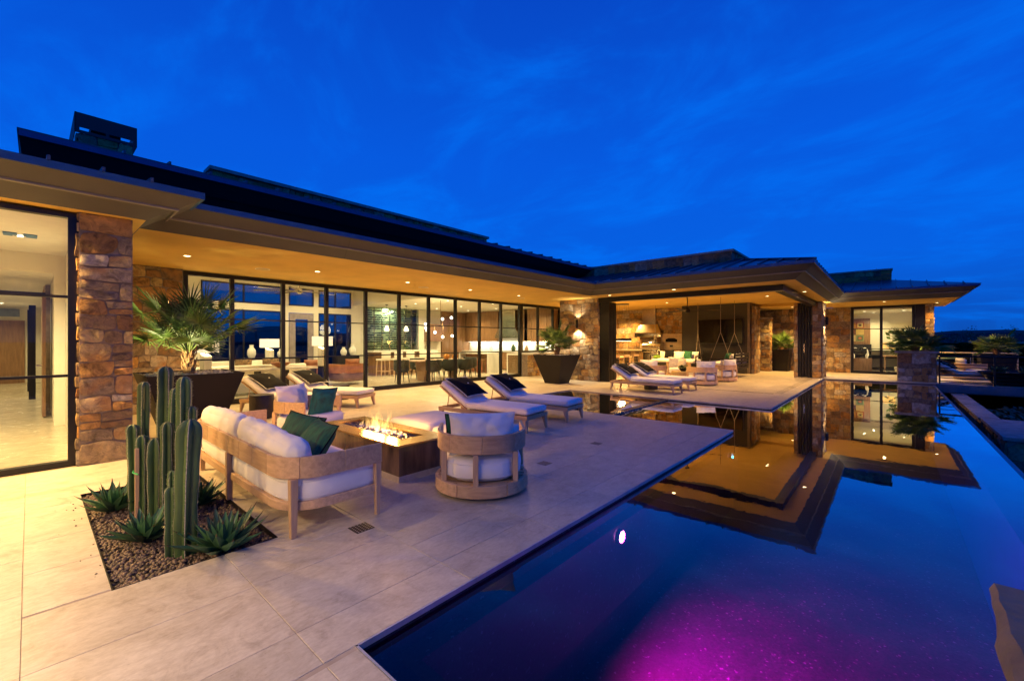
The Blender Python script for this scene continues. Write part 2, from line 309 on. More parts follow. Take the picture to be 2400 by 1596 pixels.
def cushion(sx, sy, sz, r=.04, puff=.02, wr=.0, seed=0, f=None, grid=GRID):
    """soft rounded block centred on the origin: half sizes sx sy sz"""
    mb = MB(); n = len(grid); idx = {}; vs = []; fs = []
    def vid(i, j, k):
        key = (i, j, k)
        if key not in idx:
            u, v, w = grid[i], grid[j], grid[k]; p = Vector((u * sx, v * sy, w * sz))
            q = Vector((max(-sx + r, min(sx - r, p.x)), max(-sy + r, min(sy - r, p.y)), max(-sz + r, min(sz - r, p.z))))
            d = p - q
            if d.length > 1e-6:
                # map the corner of the box on a ball
                d = d.normalized() * min(r, max(abs(d.x), abs(d.y), abs(d.z)))
            p = q + d
            b = (1 - u * u) * (1 - v * v); p.z += puff * w * b; p.x += puff * .6 * u * (1 - v * v) * (1 - w * w) ; p.y += puff * .6 * v * (1 - u * u) * (1 - w * w)
            if wr:
                q = Vector((p.x * 7 + seed * 3.7, p.y * 7, p.z * 7)); nz = noise.noise(q) * wr + noise.noise(q * 2.7) * wr * .5
                p += Vector((u * .5, v * .5, w)).normalized() * nz
            if f: p = Vector(f(p))
            idx[key] = len(vs); vs.append(p)
        return idx[key]
    m = n - 1
    for a in range(m):
        for b in range(m):
            fs.append((vid(a, b, 0), vid(a, b + 1, 0), vid(a + 1, b + 1, 0), vid(a + 1, b, 0)))
            fs.append((vid(a, b, m), vid(a + 1, b, m), vid(a + 1, b + 1, m), vid(a, b + 1, m)))
            fs.append((vid(a, 0, b), vid(a + 1, 0, b), vid(a + 1, 0, b + 1), vid(a, 0, b + 1)))
            fs.append((vid(a, m, b), vid(a, m, b + 1), vid(a + 1, m, b + 1), vid(a + 1, m, b)))
            fs.append((vid(0, a, b), vid(0, a, b + 1), vid(0, a + 1, b + 1), vid(0, a + 1, b)))
            fs.append((vid(m, a, b), vid(m, a + 1, b), vid(m, a + 1, b + 1), vid(m, a, b + 1)))
    return mb.add(vs, fs)
def pillow(w, h, t, seed=0, n=14, wr=.008, sag=0.0):
    """scatter cushion in the local xz plane, thickness along y"""
    mb = MB(); vs = []; fs = []
    for side in (1, -1):
        for i in range(n + 1):
            for j in range(n + 1):
                u = 2 * i / n - 1; v = 2 * j / n - 1
                e = (1 - abs(u) ** 2.4) * (1 - abs(v) ** 2.4); th = t * .5 * max(0, e) ** .55
                px = u * w / 2 * (1 - .07 * (1 - v * v)); pz = v * h / 2 * (1 - .07 * (1 - u * u)) - sag * (1 - u * u) * (v > 0) * v
                nz = noise.noise(Vector((u * 3.2 + seed, v * 3.2, side * .7))) * wr * 2
                vs.append((px, side * (th + nz * (e > .05)), pz))
    m = n + 1
    for s2 in (0, 1):
        o = s2 * m * m
        for i in range(n):
            for j in range(n):
                q = (o + i * m + j, o + (i + 1) * m + j, o + (i + 1) * m + j + 1, o + i * m + j + 1); fs.append(q if s2 else q[::-1])
    return mb.add(vs, fs)
def arc(cx, cy, r, a0, a1, n): return [(cx + r * math.cos(math.radians(a0 + (a1 - a0) * i / n)), cy + r * math.sin(math.radians(a0 + (a1 - a0) * i / n))) for i in range(n + 1)]
# ---------------------------------------------------------------- rubble stone facing
def stone_wall(parent, org, ud, nd, w, h, size=.3, seed=1, name='stone', res=4, depth=.05, rag=.012, z0=0.0, half=False):
    """irregular coursed stones on a rectangle: org + u*ud + z; nd = outward normal; each stone its own object"""
    R = random.Random(seed); ud = Vector(ud); nd = Vector(nd); org = Vector(org); cells = []
    z = 0.0
    while z < h - .01:
        rh = size * R.uniform(.62, 1.15)
        if h - z - rh < size * .4: rh = h - z
        x = 0.0
        while x < w - .01:
            rw = size * R.uniform(.65, 1.75)
            if w - x - rw < size * .45: rw = w - x
            if rh > size * .75 and R.random() < .28:
                q = rh * R.uniform(.38, .62)
                if R.random() < .5 and rw > size * .9:
                    s2 = rw * R.uniform(.4, .6); cells += [(x, z, s2, q), (x, z + q, s2, rh - q), (x + s2, z, rw - s2, rh)]
                else: cells += [(x, z, rw, q), (x, z + q, rw, rh - q)]
            else: cells.append((x, z, rw, rh))
            x += rw
        z += rh
    # ragged course lines: displace the cell corners with a smooth field
    def wob(x, z):
        if x < .02 or x > w - .02: dx = 0
        else: dx = noise.noise(Vector((x * 2.1 + seed, z * 2.3, 1.7))) * size * .22
        if z < .02 or z > h - .02: dz = 0
        else: dz = noise.noise(Vector((x * 1.9, z * 2.2 + seed, 8.1))) * size * .24
        return x + dx, z + dz
    out = []
    for ci, (cx, cz, cw, ch) in enumerate(cells):
        n = res; g = R.uniform(.003, .008); base = depth * R.uniform(.55, 1.15); tilt = (R.uniform(-.15, .15), R.uniform(-.12, .12)); sd = R.uniform(0, 99)
        cut = [R.uniform(0, .10) for _ in range(4)]
        vs = []; fs = []
        for i in range(n + 1):
            for j in range(n + 1):
                u = i / n; v = j / n
                # cut the corners unevenly
                x = cx + g + u * (cw - 2 * g); zz = cz + g + v * (ch - 2 * g)
                k = (0 if u < .5 else 1) + (0 if v < .5 else 2)
                eu = max(0, 1 - 3 * min(u, 1 - u)); ev = max(0, 1 - 3 * min(v, 1 - v)); cc = cut[k] * eu * ev * min(cw, ch)
                x += cc * (1 if u < .5 else -1); zz += cc * (1 if v < .5 else -1)
                x, zz = wob(x, zz)
                x += noise.noise(Vector((x * 9, zz * 9, sd))) * rag; zz += noise.noise(Vector((zz * 9, x * 9, sd + 5))) * rag
                edge = min(u, 1 - u, v, 1 - v) * n
                d = base * (.86 if edge < .5 else 1.0) + base * (tilt[0] * (u - .5) + tilt[1] * (v - .5)) * 2 + noise.noise(Vector((x * 8 + sd, zz * 8, sd))) * depth * .55
                x = max(0.002, min(w - .002, x)); zz = max(.002, min(h - .002, zz))
                vs.append((x, max(.008, d), zz))
        m = n + 1
        for i in range(n):
            for j in range(n): fs.append((i * m + j, (i + 1) * m + j, (i + 1) * m + j + 1, i * m + j + 1))
        ring = [i * m for i in range(m)] + [n * m + j for j in range(1, m)] + [i * m + n for i in range(n - 1, -1, -1)] + [j for j in range(n - 1, 0, -1)]
        o = len(vs); vs += [(vs[r][0], -.005, vs[r][2]) for r in ring]
        for a in range(len(ring)): b = (a + 1) % len(ring); fs.append((ring[a], o + a, o + b, ring[b]))
        c = Vector((cx + cw / 2, 0, cz + ch / 2)); mb = MB()
        mb.add([(ud * (p[0] - c.x) + nd * p[1] + Vector((0, 0, p[2] - c.z))) for p in vs], fs)
        ob = mb.build(name, STONE, parent, smooth=True, ang=28); ob.location = org + ud * c.x + Vector((0, 0, c.z + z0)); out.append(ob)
    return out
def stone_block(parent, x0, x1, y0, y1, z0, z1, faces='xY', size=.3, seed=1, res=4, depth=.05, pname='stone_pier', **k):
    """masonry core with stones on the named faces: x/X = -x/+x, y/Y = -y/+y"""
    c = part(pname, parent, MORTAR, x0, x1, y0, y1, z0, z1)
    if 'X' in faces: stone_wall(c, (x1, y0, z0), (0, 1, 0), (1, 0, 0), y1 - y0, z1 - z0, size, seed, res=res, depth=depth, **k)
    if 'x' in faces: stone_wall(c, (x0, y0, z0), (0, 1, 0), (-1, 0, 0), y1 - y0, z1 - z0, size, seed + 11, res=res, depth=depth, **k)
    if 'y' in faces: stone_wall(c, (x0, y0, z0), (1, 0, 0), (0, -1, 0), x1 - x0, z1 - z0, size, seed + 5, res=res, depth=depth, **k)
    if 'Y' in faces: stone_wall(c, (x0, y1, z0), (1, 0, 0), (0, 1, 0), x1 - x0, z1 - z0, size, seed + 8, res=res, depth=depth, **k)
    return c
# ---------------------------------------------------------------- lamps
WARM = (1.0, .57, .165); SOFT = (1.0, .80, .42); FAIR = (1.0, .70, .38)
LK = 2.55
def lamp(kind, loc, e, col=WARM, size=.04, spot=110, blend=.6, direction=None, parent=None, sx=None, sy=None):
    d = bpy.data.lights.new('lamp_light', kind); d.energy = e * LK; d.color = col
    if kind == 'SPOT': d.spot_size = math.radians(spot); d.spot_blend = blend
    if kind == 'AREA':
        d.shape = 'RECTANGLE'; d.size = sx; d.size_y = sy
    else: d.shadow_soft_size = size
    o = bpy.data.objects.new('lamp_light', d); C.objects.link(o); o.location = loc
    if direction: o.rotation_euler = Vector(direction).to_track_quat('-Z', 'Y').to_euler()
    if parent is not None: o.parent = parent
    return o
LENS = glow('lit_lamp_lens', (1.0, .72, .34), 14); LENS2 = glow('lit_interior_lens', (1.0, .86, .6), 12)
_dl = []
def downlight(x, y, z, e, label, col=WARM, spot=125, lens=LENS, r=.055, group='recessed downlights in the ceilings'):
    """recessed can: trim ring, glowing lens and the lamp itself"""
    t = thing('downlight', label, 'downlight', (x, y, z), 0, group)
    ring = MB().lathe([(r + .012, .004), (r + .012, -.006), (r - .004, -.006), (r - .004, .004)], 16, cap=False).build('trim_ring', WHITE, t)
    MB().lathe([(r - .004, -.001), (.001, -.001)], 16, cap=False).build('lens', lens, t)
    if e: lamp('SPOT', (0, 0, -.03), e, col, .05, spot, .8, (0, 0, -1), t)
    return t
# ================================================================ GROUND, POOL, PATIO
PX0, PX1, PY0, PY1 = -1.97, 1.12, 1.06, 20.85      # pool
NX0, SX0, NY0, NY1 = -4.27, -7.3, 7.8, 10.9        # notch beside the pool and the spa
EARTH = mat('desert_ground', (.035, .026, .02), .95, var=.3, scale=.6, bump=.5, bscale=6, world=True)
FOUND = mat('concrete', (.14, .13, .12), .9, var=.1)
JOINT = mat('joint_grout', (.40, .33, .26), .9)
def pool_mat():
    m = bpy.data.materials.new('pool_pebble_finish'); m.use_nodes = True; nt = m.node_tree; L = nt.links.new; b = nt.nodes['Principled BSDF']; b.inputs['Roughness'].default_value = .6
    ge = nn(nt, 'ShaderNodeNewGeometry'); n = nn(nt, 'ShaderNodeTexNoise', _Scale=2.0, _Detail=5.0); L(ge.outputs['Position'], n.inputs['Vector'])
    r = ramp(nt, [(.3, (.012, .014, .024)), (.7, (.03, .033, .05))]); L(n.outputs['Fac'], r.inputs[0])
    v = nn(nt, 'ShaderNodeTexVoronoi', _Scale=60.0); L(ge.outputs['Position'], v.inputs['Vector'])
    cr = ramp(nt, [(.0, (.3, .3, .3)), (.7, (1, 1, 1)), (.965, (1.2, 1.2, 1.2)), (1, (6, 6, 6))]); sp = nn(nt, 'ShaderNodeSeparateXYZ'); L(v.outputs['Color'], sp.inputs[0]); L(sp.outputs[0], cr.inputs[0])
    mx = nn(nt, 'ShaderNodeMix', data_type='RGBA', blend_type='MULTIPLY'); mx.inputs[0].default_value = .8; L(r.outputs[0], mx.inputs[6]); L(cr.outputs[0], mx.inputs[7])
    L(mx.outputs[2], b.inputs['Base Color']); MATS['poolp'] = m; return m
POOLM = pool_mat()
g = MB().box(-900, 1500, -600, 1800, -3.2, -3.0).build('ground', EARTH); struct(g)
# the house terrace stands on a concrete platform, the pool basin is left open in it
fnd = MB()
for a in [(-26, SX0, -8, 30), (SX0, PX0, -8, NY0), (SX0, PX0, NY1, 30), (PX0, 2.6, -8, PY0 - .002), (PX0, PX1, PY1 + .002, 30), (PX1, 9, PY1 + .002, 30)]:
    fnd.box(a[0], a[1], a[2], a[3], -3.1 if a[0] < PX1 - .1 else -.3, -.036)
fnd = struct(fnd.build('terrace_platform', FOUND))
basin = MB()
basin.quad((SX0, NY0, -1.3), (NX0, NY0, -1.3), (NX0, NY1, -1.3), (SX0, NY1, -1.3))
basin.quad((NX0, NY0, -1.3), (PX0, NY0, -1.3), (PX0, NY1, -1.3), (NX0, NY1, -1.3))
basin.quad((PX0, PY0, -1.3), (PX1, PY0, -1.3), (PX1, PY1, -1.3), (PX0, PY1, -1.3))
e = .006
def bwall(x0, y0, x1, y1): basin.quad((x0, y0, -1.3), (x1, y1, -1.3), (x1, y1, -.035), (x0, y0, -.035))
for w_ in [(PX0 + e, PY0, PX0 + e, NY0), (PX0 + e, NY1, PX0 + e, PY1), (NX0, NY0 + e, PX0, NY0 + e), (NX0, NY1 - e, PX0, NY1 - e), (SX0, NY0 + e, NX0, NY0 + e), (SX0, NY1 - e, NX0, NY1 - e),
           (SX0 + e, NY0, SX0 + e, NY1), (PX0, PY0 + e, PX1, PY0 + e), (PX0, PY1 - e, PX1, PY1 - e)]: bwall(*w_)
# benches just under the waterline
basin.box(PX0 + .01, PX0 + .13, PY0 + .01, NY0 - .2, -.9, -.17); basin.box(PX0 + .131, PX1 - .4, PY0 + .01, PY0 + .3, -.9, -.172)

pool = struct(basin.build('pool_basin', POOLM))
WEIR = mat('weir_stone', (.01, .045, .15), .35, var=.15, scale=3)
wr = MB(); wr.hexa([(PX1 - .34, PY0, -1.29), (PX1, PY0, -1.29), (PX1, PY1 - .02, -1.29), (PX1 - .34, PY1 - .02, -1.29)], [(PX1 - .30, PY0, -.17), (PX1, PY0, -.055), (PX1, PY1 - .02, -.055), (PX1 - .30, PY1 - .02, -.17)])
wr.box(PX1 + .003, PX1 + .06, PY0, PY1 - .02, -3, -.058)
wo = wr.build('infinity_edge_weir', WEIR, pool)
sw = MB().box(NX0 - .14, NX0, NY0 + .01, NY1 - .01, -1.28, -.028).build('spa_spillway', mat('dark_tile', (.05, .045, .04), .2), pool)
wt = MB(); zw = -.05
wt.quad((PX0, PY0, zw), (PX1, PY0, zw), (PX1, PY1, zw), (PX0, PY1, zw)); wt.quad((NX0, NY0, zw), (PX0, NY0, zw), (PX0, NY1, zw), (NX0, NY1, zw))
struct(wt.build('pool_water', WATER))
struct(MB().quad((SX0, NY0, -.024), (NX0 - .14, NY0, -.024), (NX0 - .14, NY1, -.024), (SX0, NY1, -.024)).build('spa_water', WATER))
# --- travertine paving, tile by tile
gm = MB()
for a in [(-11.42, -5.9, -2.8, 25.2), (-5.9, -3.5, -2.8, .33), (-5.9, -3.5, 1.25, NY0), (-5.9, -3.5, NY1, 25.2), (-3.5, PX0, -2.8, NY0), (-3.5, PX0, NY1, 25.2)]:
    if a[1] == -5.9: gm.box(-11.42, SX0, a[2], a[3], -.035, -.0035); gm.box(SX0, -5.9, a[2], NY0, -.035, -.0035); gm.box(SX0, -5.9, NY1, a[3], -.035, -.0035)
    else: gm.box(a[0], a[1], a[2], a[3], -.035, -.0035)
gm.box(PX0, 2.4, -2.8, PY0, -.035, -.0035); gm.box(PX0, 6.5, PY1, 25.2, -.035, -.0035); gm.box(1.4, 6.5, 25.2, 27.5, -.035, -.0035); gm.box(-12.4, -11.42, 13.8, 22.5, -.035, -.0035)
pav = struct(gm.build('patio_paving', JOINT))
holes = [(-5.9, -3.5, .33, 1.25), (SX0, PX0 + 1, NY0, NY1), (-11.9, -7.25, -9, .4), (-12.6, -11.42, .4, 13.75)]
def subtract(rects, h):
    out = []
    for (x0, x1, y0, y1) in rects:
        a0, a1, b0, b1 = max(x0, h[0]), min(x1, h[1]), max(y0, h[2]), min(y1, h[3])
        if a0 >= a1 or b0 >= b1: out.append((x0, x1, y0, y1)); continue
        if x0 < a0: out.append((x0, a0, y0, y1))
        if a1 < x1: out.append((a1, x1, y0, y1))
        if y0 < b0: out.append((a0, a1, y0, b0))
        if b1 < y1: out.append((a0, a1, b1, y1))
    return out
R = random.Random(3); tiles = []
def lay(xa, xb, ya, yb, cop=True, hs=holes, y_anchor=-.03):
    y = y_anchor
    while y > ya: y -= .935
    while y < yb - .01:
        y2 = min(yb, y + .935); yy = max(y, ya); x = xb; first = cop
        while x > xa + .01:
            w = .31 if first else R.choice([.62, .62, .93, .62, .34 if x > xb - 1 else .62]); first = False
            x2 = max(xa, x - w)
            rs = [(x2, x, yy, y2)]
            for h in hs: rs = subtract(rs, h)
            tiles.extend(rs); x = x2
        y += .935
lay(-11.42, PX0, -2.8, PY1 + 4.4); lay(PX0, 2.4, -2.8, PY0, False); lay(PX0, 6.5, PY1, 27.5, False, [(-1.4, 1.3, 25.15, 30)])
lay(-12.4, -11.42, 13.8, 22.5, False)
tiles = [t for t in tiles if (t[1] - t[0]) > .03 and (t[3] - t[2]) > .03]
FX, FY = -math.sin(math.atan2(885, 1000)), math.cos(math.atan2(885, 1000))
def shown(t):
    cx, cy = (t[0] + t[1]) / 2, (t[2] + t[3]) / 2; d = cx * FX + cy * FY; s = cx * FY - cy * FX
    if d < .6 or abs(s / d) > 1.5: return 0
    return (t[1] - t[0]) * (t[3] - t[2]) / d ** 3
tiles.sort(key=shown, reverse=True)
def tile_mb(mb, t, ox=0, oy=0):
    g_ = .0014; z1 = 0.0
    return mb.box(t[0] + g_ - ox, t[1] - g_ - ox, t[2] + g_ - oy, t[3] - g_ - oy, -.032, z1)
tcache = {}
for t in tiles[:296]:
    key = (round(t[1] - t[0], 3), round(t[3] - t[2], 3)); cx, cy = (t[0] + t[1]) / 2, (t[2] + t[3]) / 2
    if key in tcache:
        o = tcache[key].copy(); C.objects.link(o)
    else:
        o = tile_mb(MB(), t, cx, cy).build('tile', TRAV, pav, bevel=.002, bseg=1); tcache[key] = o
    o.location = (cx, cy, 0)
rest = MB()
for t in tiles[296:]: tile_mb(rest, t)
stuff(rest.build('distant_tiles', TRAV, pav))
# bright metal trim along the pool side of the deck
TRIM = mat('edge_trim', (.5, .5, .52), .35, .4)
et = MB(); et.box(PX0 + .001, PX0 + .012, PY0, NY0, -.03, .001); et.box(PX0 + .001, PX0 + .012, NY1, PY1, -.03, .001); et.box(PX0, 2.4, PY0 + .001, PY0 + .012, -.03, .001)
et.box(NX0, PX0 + .01, NY0 + .001, NY0 + .01, -.03, .001); et.box(NX0, PX0 + .01, NY1 - .01, NY1 - .001, -.03, .001)
et.build('deck_edge_trim', TRIM, pav)
# floor drains
def drain(x, y, label, s=.075, light=False):
    t = thing('floor_drain', label, 'drain', (x, y, .001), 0, 'small square drains in the paving'); MB().box(-s, s, -s, s, -.004, .0015).build('plate', BLACK if not light else mat('drain_cover', (.2, .18, .15), .5), t)
    m = MB()
    for i in range(6):
        for j in range(5): cx, cy = -s + .014 + i * (2 * s - .028) / 5, -s + .018 + j * (2 * s - .036) / 4; m.box(cx - .0045, cx + .0045, cy - .0045, cy + .0045, .0016, .003)
    m.build('perforations', TRIM if not light else BRASS, t)
drain(-3.17, 1.76, 'black square drain grille in the paving in front of the sofa')
drain(-3.16, 4.17, 'small pale drain cover in the paving right of the swivel chair', .07, True)
drain(-3.20, 5.47, 'small pale drain cover in the paving beside the lounger feet', .07, True)
# ================================================================ HOUSE
FTRIM = mat('fascia_trim_paint', (.2, .175, .14), .5)
def eave(house, P, Q, z0=3.04, z1=3.335, m=None, drip=DRIP, name='fascia'):
    """sloping two-band fascia between the soffit line P and the outer roof line Q"""
    m = m or FASCIA; b = MB(); n = len(P); M1 = [((p[0] + q[0]) / 2, (p[1] + q[1]) / 2) for p, q in zip(P, Q)]
    M2 = [(a[0] + (q[0] - p[0]) * .045, a[1] + (q[1] - p[1]) * .045) for a, p, q in zip(M1, P, Q)]; zm = (z0 + z1) / 2
    for i in range(n - 1):
        b.quad((*P[i], z0), (*P[i + 1], z0), (*M1[i + 1], zm), (*M1[i], zm))
        b.quad((*M1[i], zm), (*M1[i + 1], zm), (*M2[i + 1], zm - .004), (*M2[i], zm - .004))
        b.quad((*M2[i], zm - .004), (*M2[i + 1], zm - .004), (*Q[i + 1], z1), (*Q[i], z1))
    b.build(name, m, house); tr = MB()
    for i in range(n - 1):
        a, c = M2[i], M2[i + 1]; ex = lambda k, s_: (M2[k][0] + (Q[k][0] - P[k][0]) * s_, M2[k][1] + (Q[k][1] - P[k][1]) * s_)
        tr.quad((*a, zm + .004), (*c, zm + .004), (*ex(i + 1, .05), zm + .008), (*ex(i, .05), zm + .008)); tr.quad((*a, zm + .004), (*c, zm + .004), (*c, zm - .022), (*a, zm - .022)); tr.quad((*a, zm - .022), (*c, zm - .022), (*ex(i + 1, .05), zm - .012), (*ex(i, .05), zm - .012))
        tr.quad((*ex(i, .05), zm - .012), (*ex(i + 1, .05), zm - .012), (*ex(i + 1, .05), zm + .008), (*ex(i, .05), zm + .008))
    if m is FASCIA:
        tr.build('fascia_trim', FTRIM, house)
        for i in range(n - 1):
            A, B = Vector(P[i]), Vector(P[i + 1]); L_ = (B - A).length
            for k in range(1, int(L_ / 3.05) + 1):
                u = k * 3.05 / L_; w = .004 / L_
                if u > .96: continue
                pt = lambda a, b, q: tuple(Vector(a).lerp(Vector(b), q)); off = (Vector(Q[i]) - Vector(P[i])) * .006; of = lambda t: (t[0] + off.x, t[1] + off.y)
                MB().quad((*of(pt(P[i], P[i + 1], u - w)), z0), (*of(pt(P[i], P[i + 1], u + w)), z0), (*of(pt(M1[i], M1[i + 1], u + w)), zm - .003), (*of(pt(M1[i], M1[i + 1], u - w)), zm - .003)).build('panel_joint', DARKFASCIA, house)
                MB().quad((*of(pt(M2[i], M2[i + 1], u - w)), zm - .006), (*of(pt(M2[i], M2[i + 1], u + w)), zm - .006), (*of(pt(Q[i], Q[i + 1], u + w)), z1 - .003), (*of(pt(Q[i], Q[i + 1], u - w)), z1 - .003)).build('panel_joint', DARKFASCIA, house)
    d = MB(); O = [(q[0] + (q[0] - p[0]) * .06, q[1] + (q[1] - p[1]) * .06) for p, q in zip(P, Q)]
    for i in range(n - 1):
        d.quad((*Q[i], z1), (*Q[i + 1], z1), (*O[i + 1], z1 - .006), (*O[i], z1 - .006)); d.quad((*O[i], z1 - .006), (*O[i + 1], z1 - .006), (*O[i + 1], z1 + .075), (*O[i], z1 + .075))
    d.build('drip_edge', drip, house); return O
def slab(house, pts, name='soffit', m=None, up=.06):
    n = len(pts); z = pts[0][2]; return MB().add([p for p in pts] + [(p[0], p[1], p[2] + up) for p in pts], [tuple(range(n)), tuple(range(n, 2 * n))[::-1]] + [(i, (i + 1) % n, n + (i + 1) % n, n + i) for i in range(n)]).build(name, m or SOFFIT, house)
def seams(house, a, b, up, n, s=.0):
    """standing seams from the eave line a->b, each running along vector up"""
    a = Vector(a); b = Vector(b); up = Vector(up); ax = (b - a).normalized()
    for i in range(n):
        p = a.lerp(b, (i + .5) / n); w = ax * .014; h = Vector((0, 0, .055)); q = p + up * (1 if not s else min(1, s * (i + .5) / n))
        MB().hexa([p - w, p + w, q + w, q - w], [p - w + h, p + w + h, q + w + h, q - w + h]).build('seam', ROOF, house)
GUEST = thing('guest_wing', 'nearest wing of the house at the left with a tall lit window', 'house wing')
MAIN = thing('main_house', 'long central house volume with sliding glass wall and chimney', 'house wing')
PAV = thing('patio_pavilion', 'open covered patio room with swings, grill and television wall', 'house wing')
BED = thing('bedroom_wing', 'far end wing of the house with corner window beyond the pool', 'house wing')
# --- guest wing roof
P = [(-7.13, -7), (-7.13, .986), (-9.6, .986)]; Q = [(-6.646, -7), (-6.646, 1.47), (-9.6, 1.47)]
O = eave(GUEST, P, Q, 3.035, 3.32)
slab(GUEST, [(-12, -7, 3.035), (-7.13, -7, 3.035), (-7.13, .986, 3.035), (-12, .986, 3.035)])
MB().hexa([(-12.2, -7, 4.1), (-6.62, -7, 3.37), (-6.62, 1.5, 3.37), (-12.2, 1.5, 4.1)], [(-12.2, -7, 4.13), (-6.62, -7, 3.40), (-6.62, 1.5, 3.40), (-12.2, 1.5, 4.13)]).build('roof', ROOF, GUEST)
seams(GUEST, (-6.60, -3.86, 3.39), (-6.60, 1.18, 3.39), (-5.5, 0, .72), 12)
MB().box(-8.4, -6.9, 1.2, 1.5, 3.41, 3.44).build('ridge_cap', ROOF, GUEST)
stone_block(GUEST, -7.85, -7.25, .39, .87, 0, 3.034, 'Xy', .235, 23, res=8, depth=.026)
# --- main roof
P = [(-7.75, .9), (-7.75, 12.87), ]; Q = [(-7.27, .9), (-7.27, 12.39)]
eave(MAIN, P, Q, 3.045, 3.345)
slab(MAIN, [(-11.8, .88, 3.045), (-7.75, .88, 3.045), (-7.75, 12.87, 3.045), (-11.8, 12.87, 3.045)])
MB().hexa([(-9.8, .9, 3.66), (-7.25, .9, 3.39), (-7.25, 12.4, 3.39), (-9.8, 12.4, 3.66)], [(-9.8, .9, 3.69), (-7.25, .9, 3.42), (-7.25, 12.4, 3.42), (-9.8, 12.4, 3.69)]).build('roof', ROOF, MAIN)
# upper roof with a deep dark overhang
P = [(-20, -.05), (-9.62, -.05), (-9.62, 15.6)]; Q = [(-20, -.1), (-9.0, -.1), (-9.0, 15.6)]
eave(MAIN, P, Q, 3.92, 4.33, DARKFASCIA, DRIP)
slab(MAIN, [(-11.8, -.05, 3.92), (-9.62, -.05, 3.92), (-9.62, 15.6, 3.92), (-11.8, 15.6, 3.92)], 'upper_soffit', DARKFASCIA)
MB().hexa([(-13.6, -.12, 4.95), (-8.97, -.12, 4.40), (-8.97, 15.6, 4.40), (-13.6, 15.6, 4.95)], [(-13.6, -.12, 4.98), (-8.97, -.12, 4.43), (-8.97, 15.6, 4.43), (-13.6, 15.6, 4.98)]).build('upper_roof', ROOF, MAIN)
seams(MAIN, (-8.96, .7, 4.42), (-8.96, 15.4, 4.42), (-4.4, 0, .52), 26)
MB().box(-11.9, -11.62, .9, 16.4, 3.06, 3.92).build('clerestory_wall', DARKFASCIA, MAIN)
par = stone_block(MAIN, -13.4, -13.0, 3.1, 13.0, 4.9, 5.86, 'X', .33, 31, res=3, depth=.05, pname='stone_parapet')
MB().box(-13.5, -12.9, 3.02, 13.1, 5.865, 5.95).build('coping', CAPSTONE, MAIN)
ch = stone_block(MAIN, -13.9, -12.03, .64, 1.45, 4.6, 5.61, 'Xy', .26, 33, res=4, depth=.04, pname='chimney')
sh = MB(); x0, x1, y0, y1 = -13.98, -11.98, .58, 1.51
for a in [(x1 - .012, x1, y0, y1, 5.715, 6.0), (x0, x0 + .012, y0, y1, 5.6, 6.0), (x0, x1, y0, y0 + .012, 5.6, 6.0), (x0, x1, y1 - .012, y1, 5.6, 6.0),
          (x1 - .012, x1, y0, y1, 5.6, 5.66), (x1 - .012, x1, y0, y0 + .07, 5.66, 5.715), (x1 - .012, x1, y1 - .06, y1, 5.66, 5.715), (x1 - .012, x1, 1.03, 1.08, 5.66, 5.715), (x0 + .3, x1 - .15, y0 + .24, y1 - .24, 5.6, 5.9)]: sh.box(*a)
sh.build('chimney_shroud', DARKFASCIA, ch)
# --- stone piers of the main house, behind the palm
stone_block(MAIN, -11.95, -11.50, .88, 2.20, 0, 3.044, 'X', .26, 41, res=6, depth=.028)
# --- glass walls
def window_wall(house, x, ys, z0, z1, bars, axis='y', fw=.085, dep=.10, name='window_wall', sill=.12, head=.09, wide=()):
    """frame with each mullion, bar and pane as a piece; runs along y at x (or along x at y)"""
    def B(u0, u1, v0, v1, a, b):
        m = MB(); return m.box(v0, v1, u0, u1, a, b) if axis == 'y' else m.box(u0, u1, v0, v1, a, b)
    fr = B(ys[0], ys[-1], x - dep / 2, x + dep / 2, z0, z0 + sill).build(name, BLACK, house)
    B(ys[0], ys[-1], x - dep / 2, x + dep / 2, z1 - head, z1).build('head_rail', BLACK, fr)
    for i, y in enumerate(ys):
        w = fw * (1.5 if i in wide else 1); o = (w / 2 if i == 0 else (-w / 2 if i == len(ys) - 1 else 0))
        B(y + o - w / 2, y + o + w / 2, x - dep / 2 + .004, x + dep / 2 + .004, z0 + sill + .001, z1 - head - .001).build('mullion', BLACK, fr)
    for a, b in zip(ys[:-1], ys[1:]):
        for zb in bars:
            if z0 + sill < zb < z1: B(a + fw / 2, b - fw / 2, x - .022, x + .022, zb - .016, zb + .016).build('glazing_bar', BLACK, fr)
        m = MB(); u0, u1 = a + .03, b - .03
        if axis == 'y': m.quad((x, u0, z0 + sill), (x, u1, z0 + sill), (x, u1, z1 - head), (x, u0, z1 - head))
        else: m.quad((u0, x, z0 + sill), (u1, x, z0 + sill), (u1, x, z1 - head), (u0, x, z1 - head))
        m.build('pane', GLASS, fr)
    return fr
window_wall(MAIN, -11.6, [2.22, 3.15, 4.28, 5.40, 6.57, 7.72, 8.87, 10.05, 11.24, 12.42, 13.66], 0, 3.03, [2.0, 1.06], wide=(10,))
window_wall(MAIN, -11.6, [13.66, 14.81, 15.92, 16.5], .98, 3.03, [2.0], sill=.09)
window_wall(GUEST, -7.36, [-3.4, -1.55, .39], 0, 3.02, [2.02, 1.08], fw=.09, sill=.07, head=.06)
part('wall', GUEST, CREAM, -11.5, -7.86, .80, .88, 0, 3.03)
# counter under the kitchen window
cw = stone_block(MAIN, -11.62, -11.30, 13.74, 16.55, 0, .90, 'X', .24, 47, res=4, depth=.035, pname='counter_wall')
MB().box(-11.66, -11.02, 13.72, 16.6, .905, .965).build('counter_top', MARBLE, cw, bevel=.004)
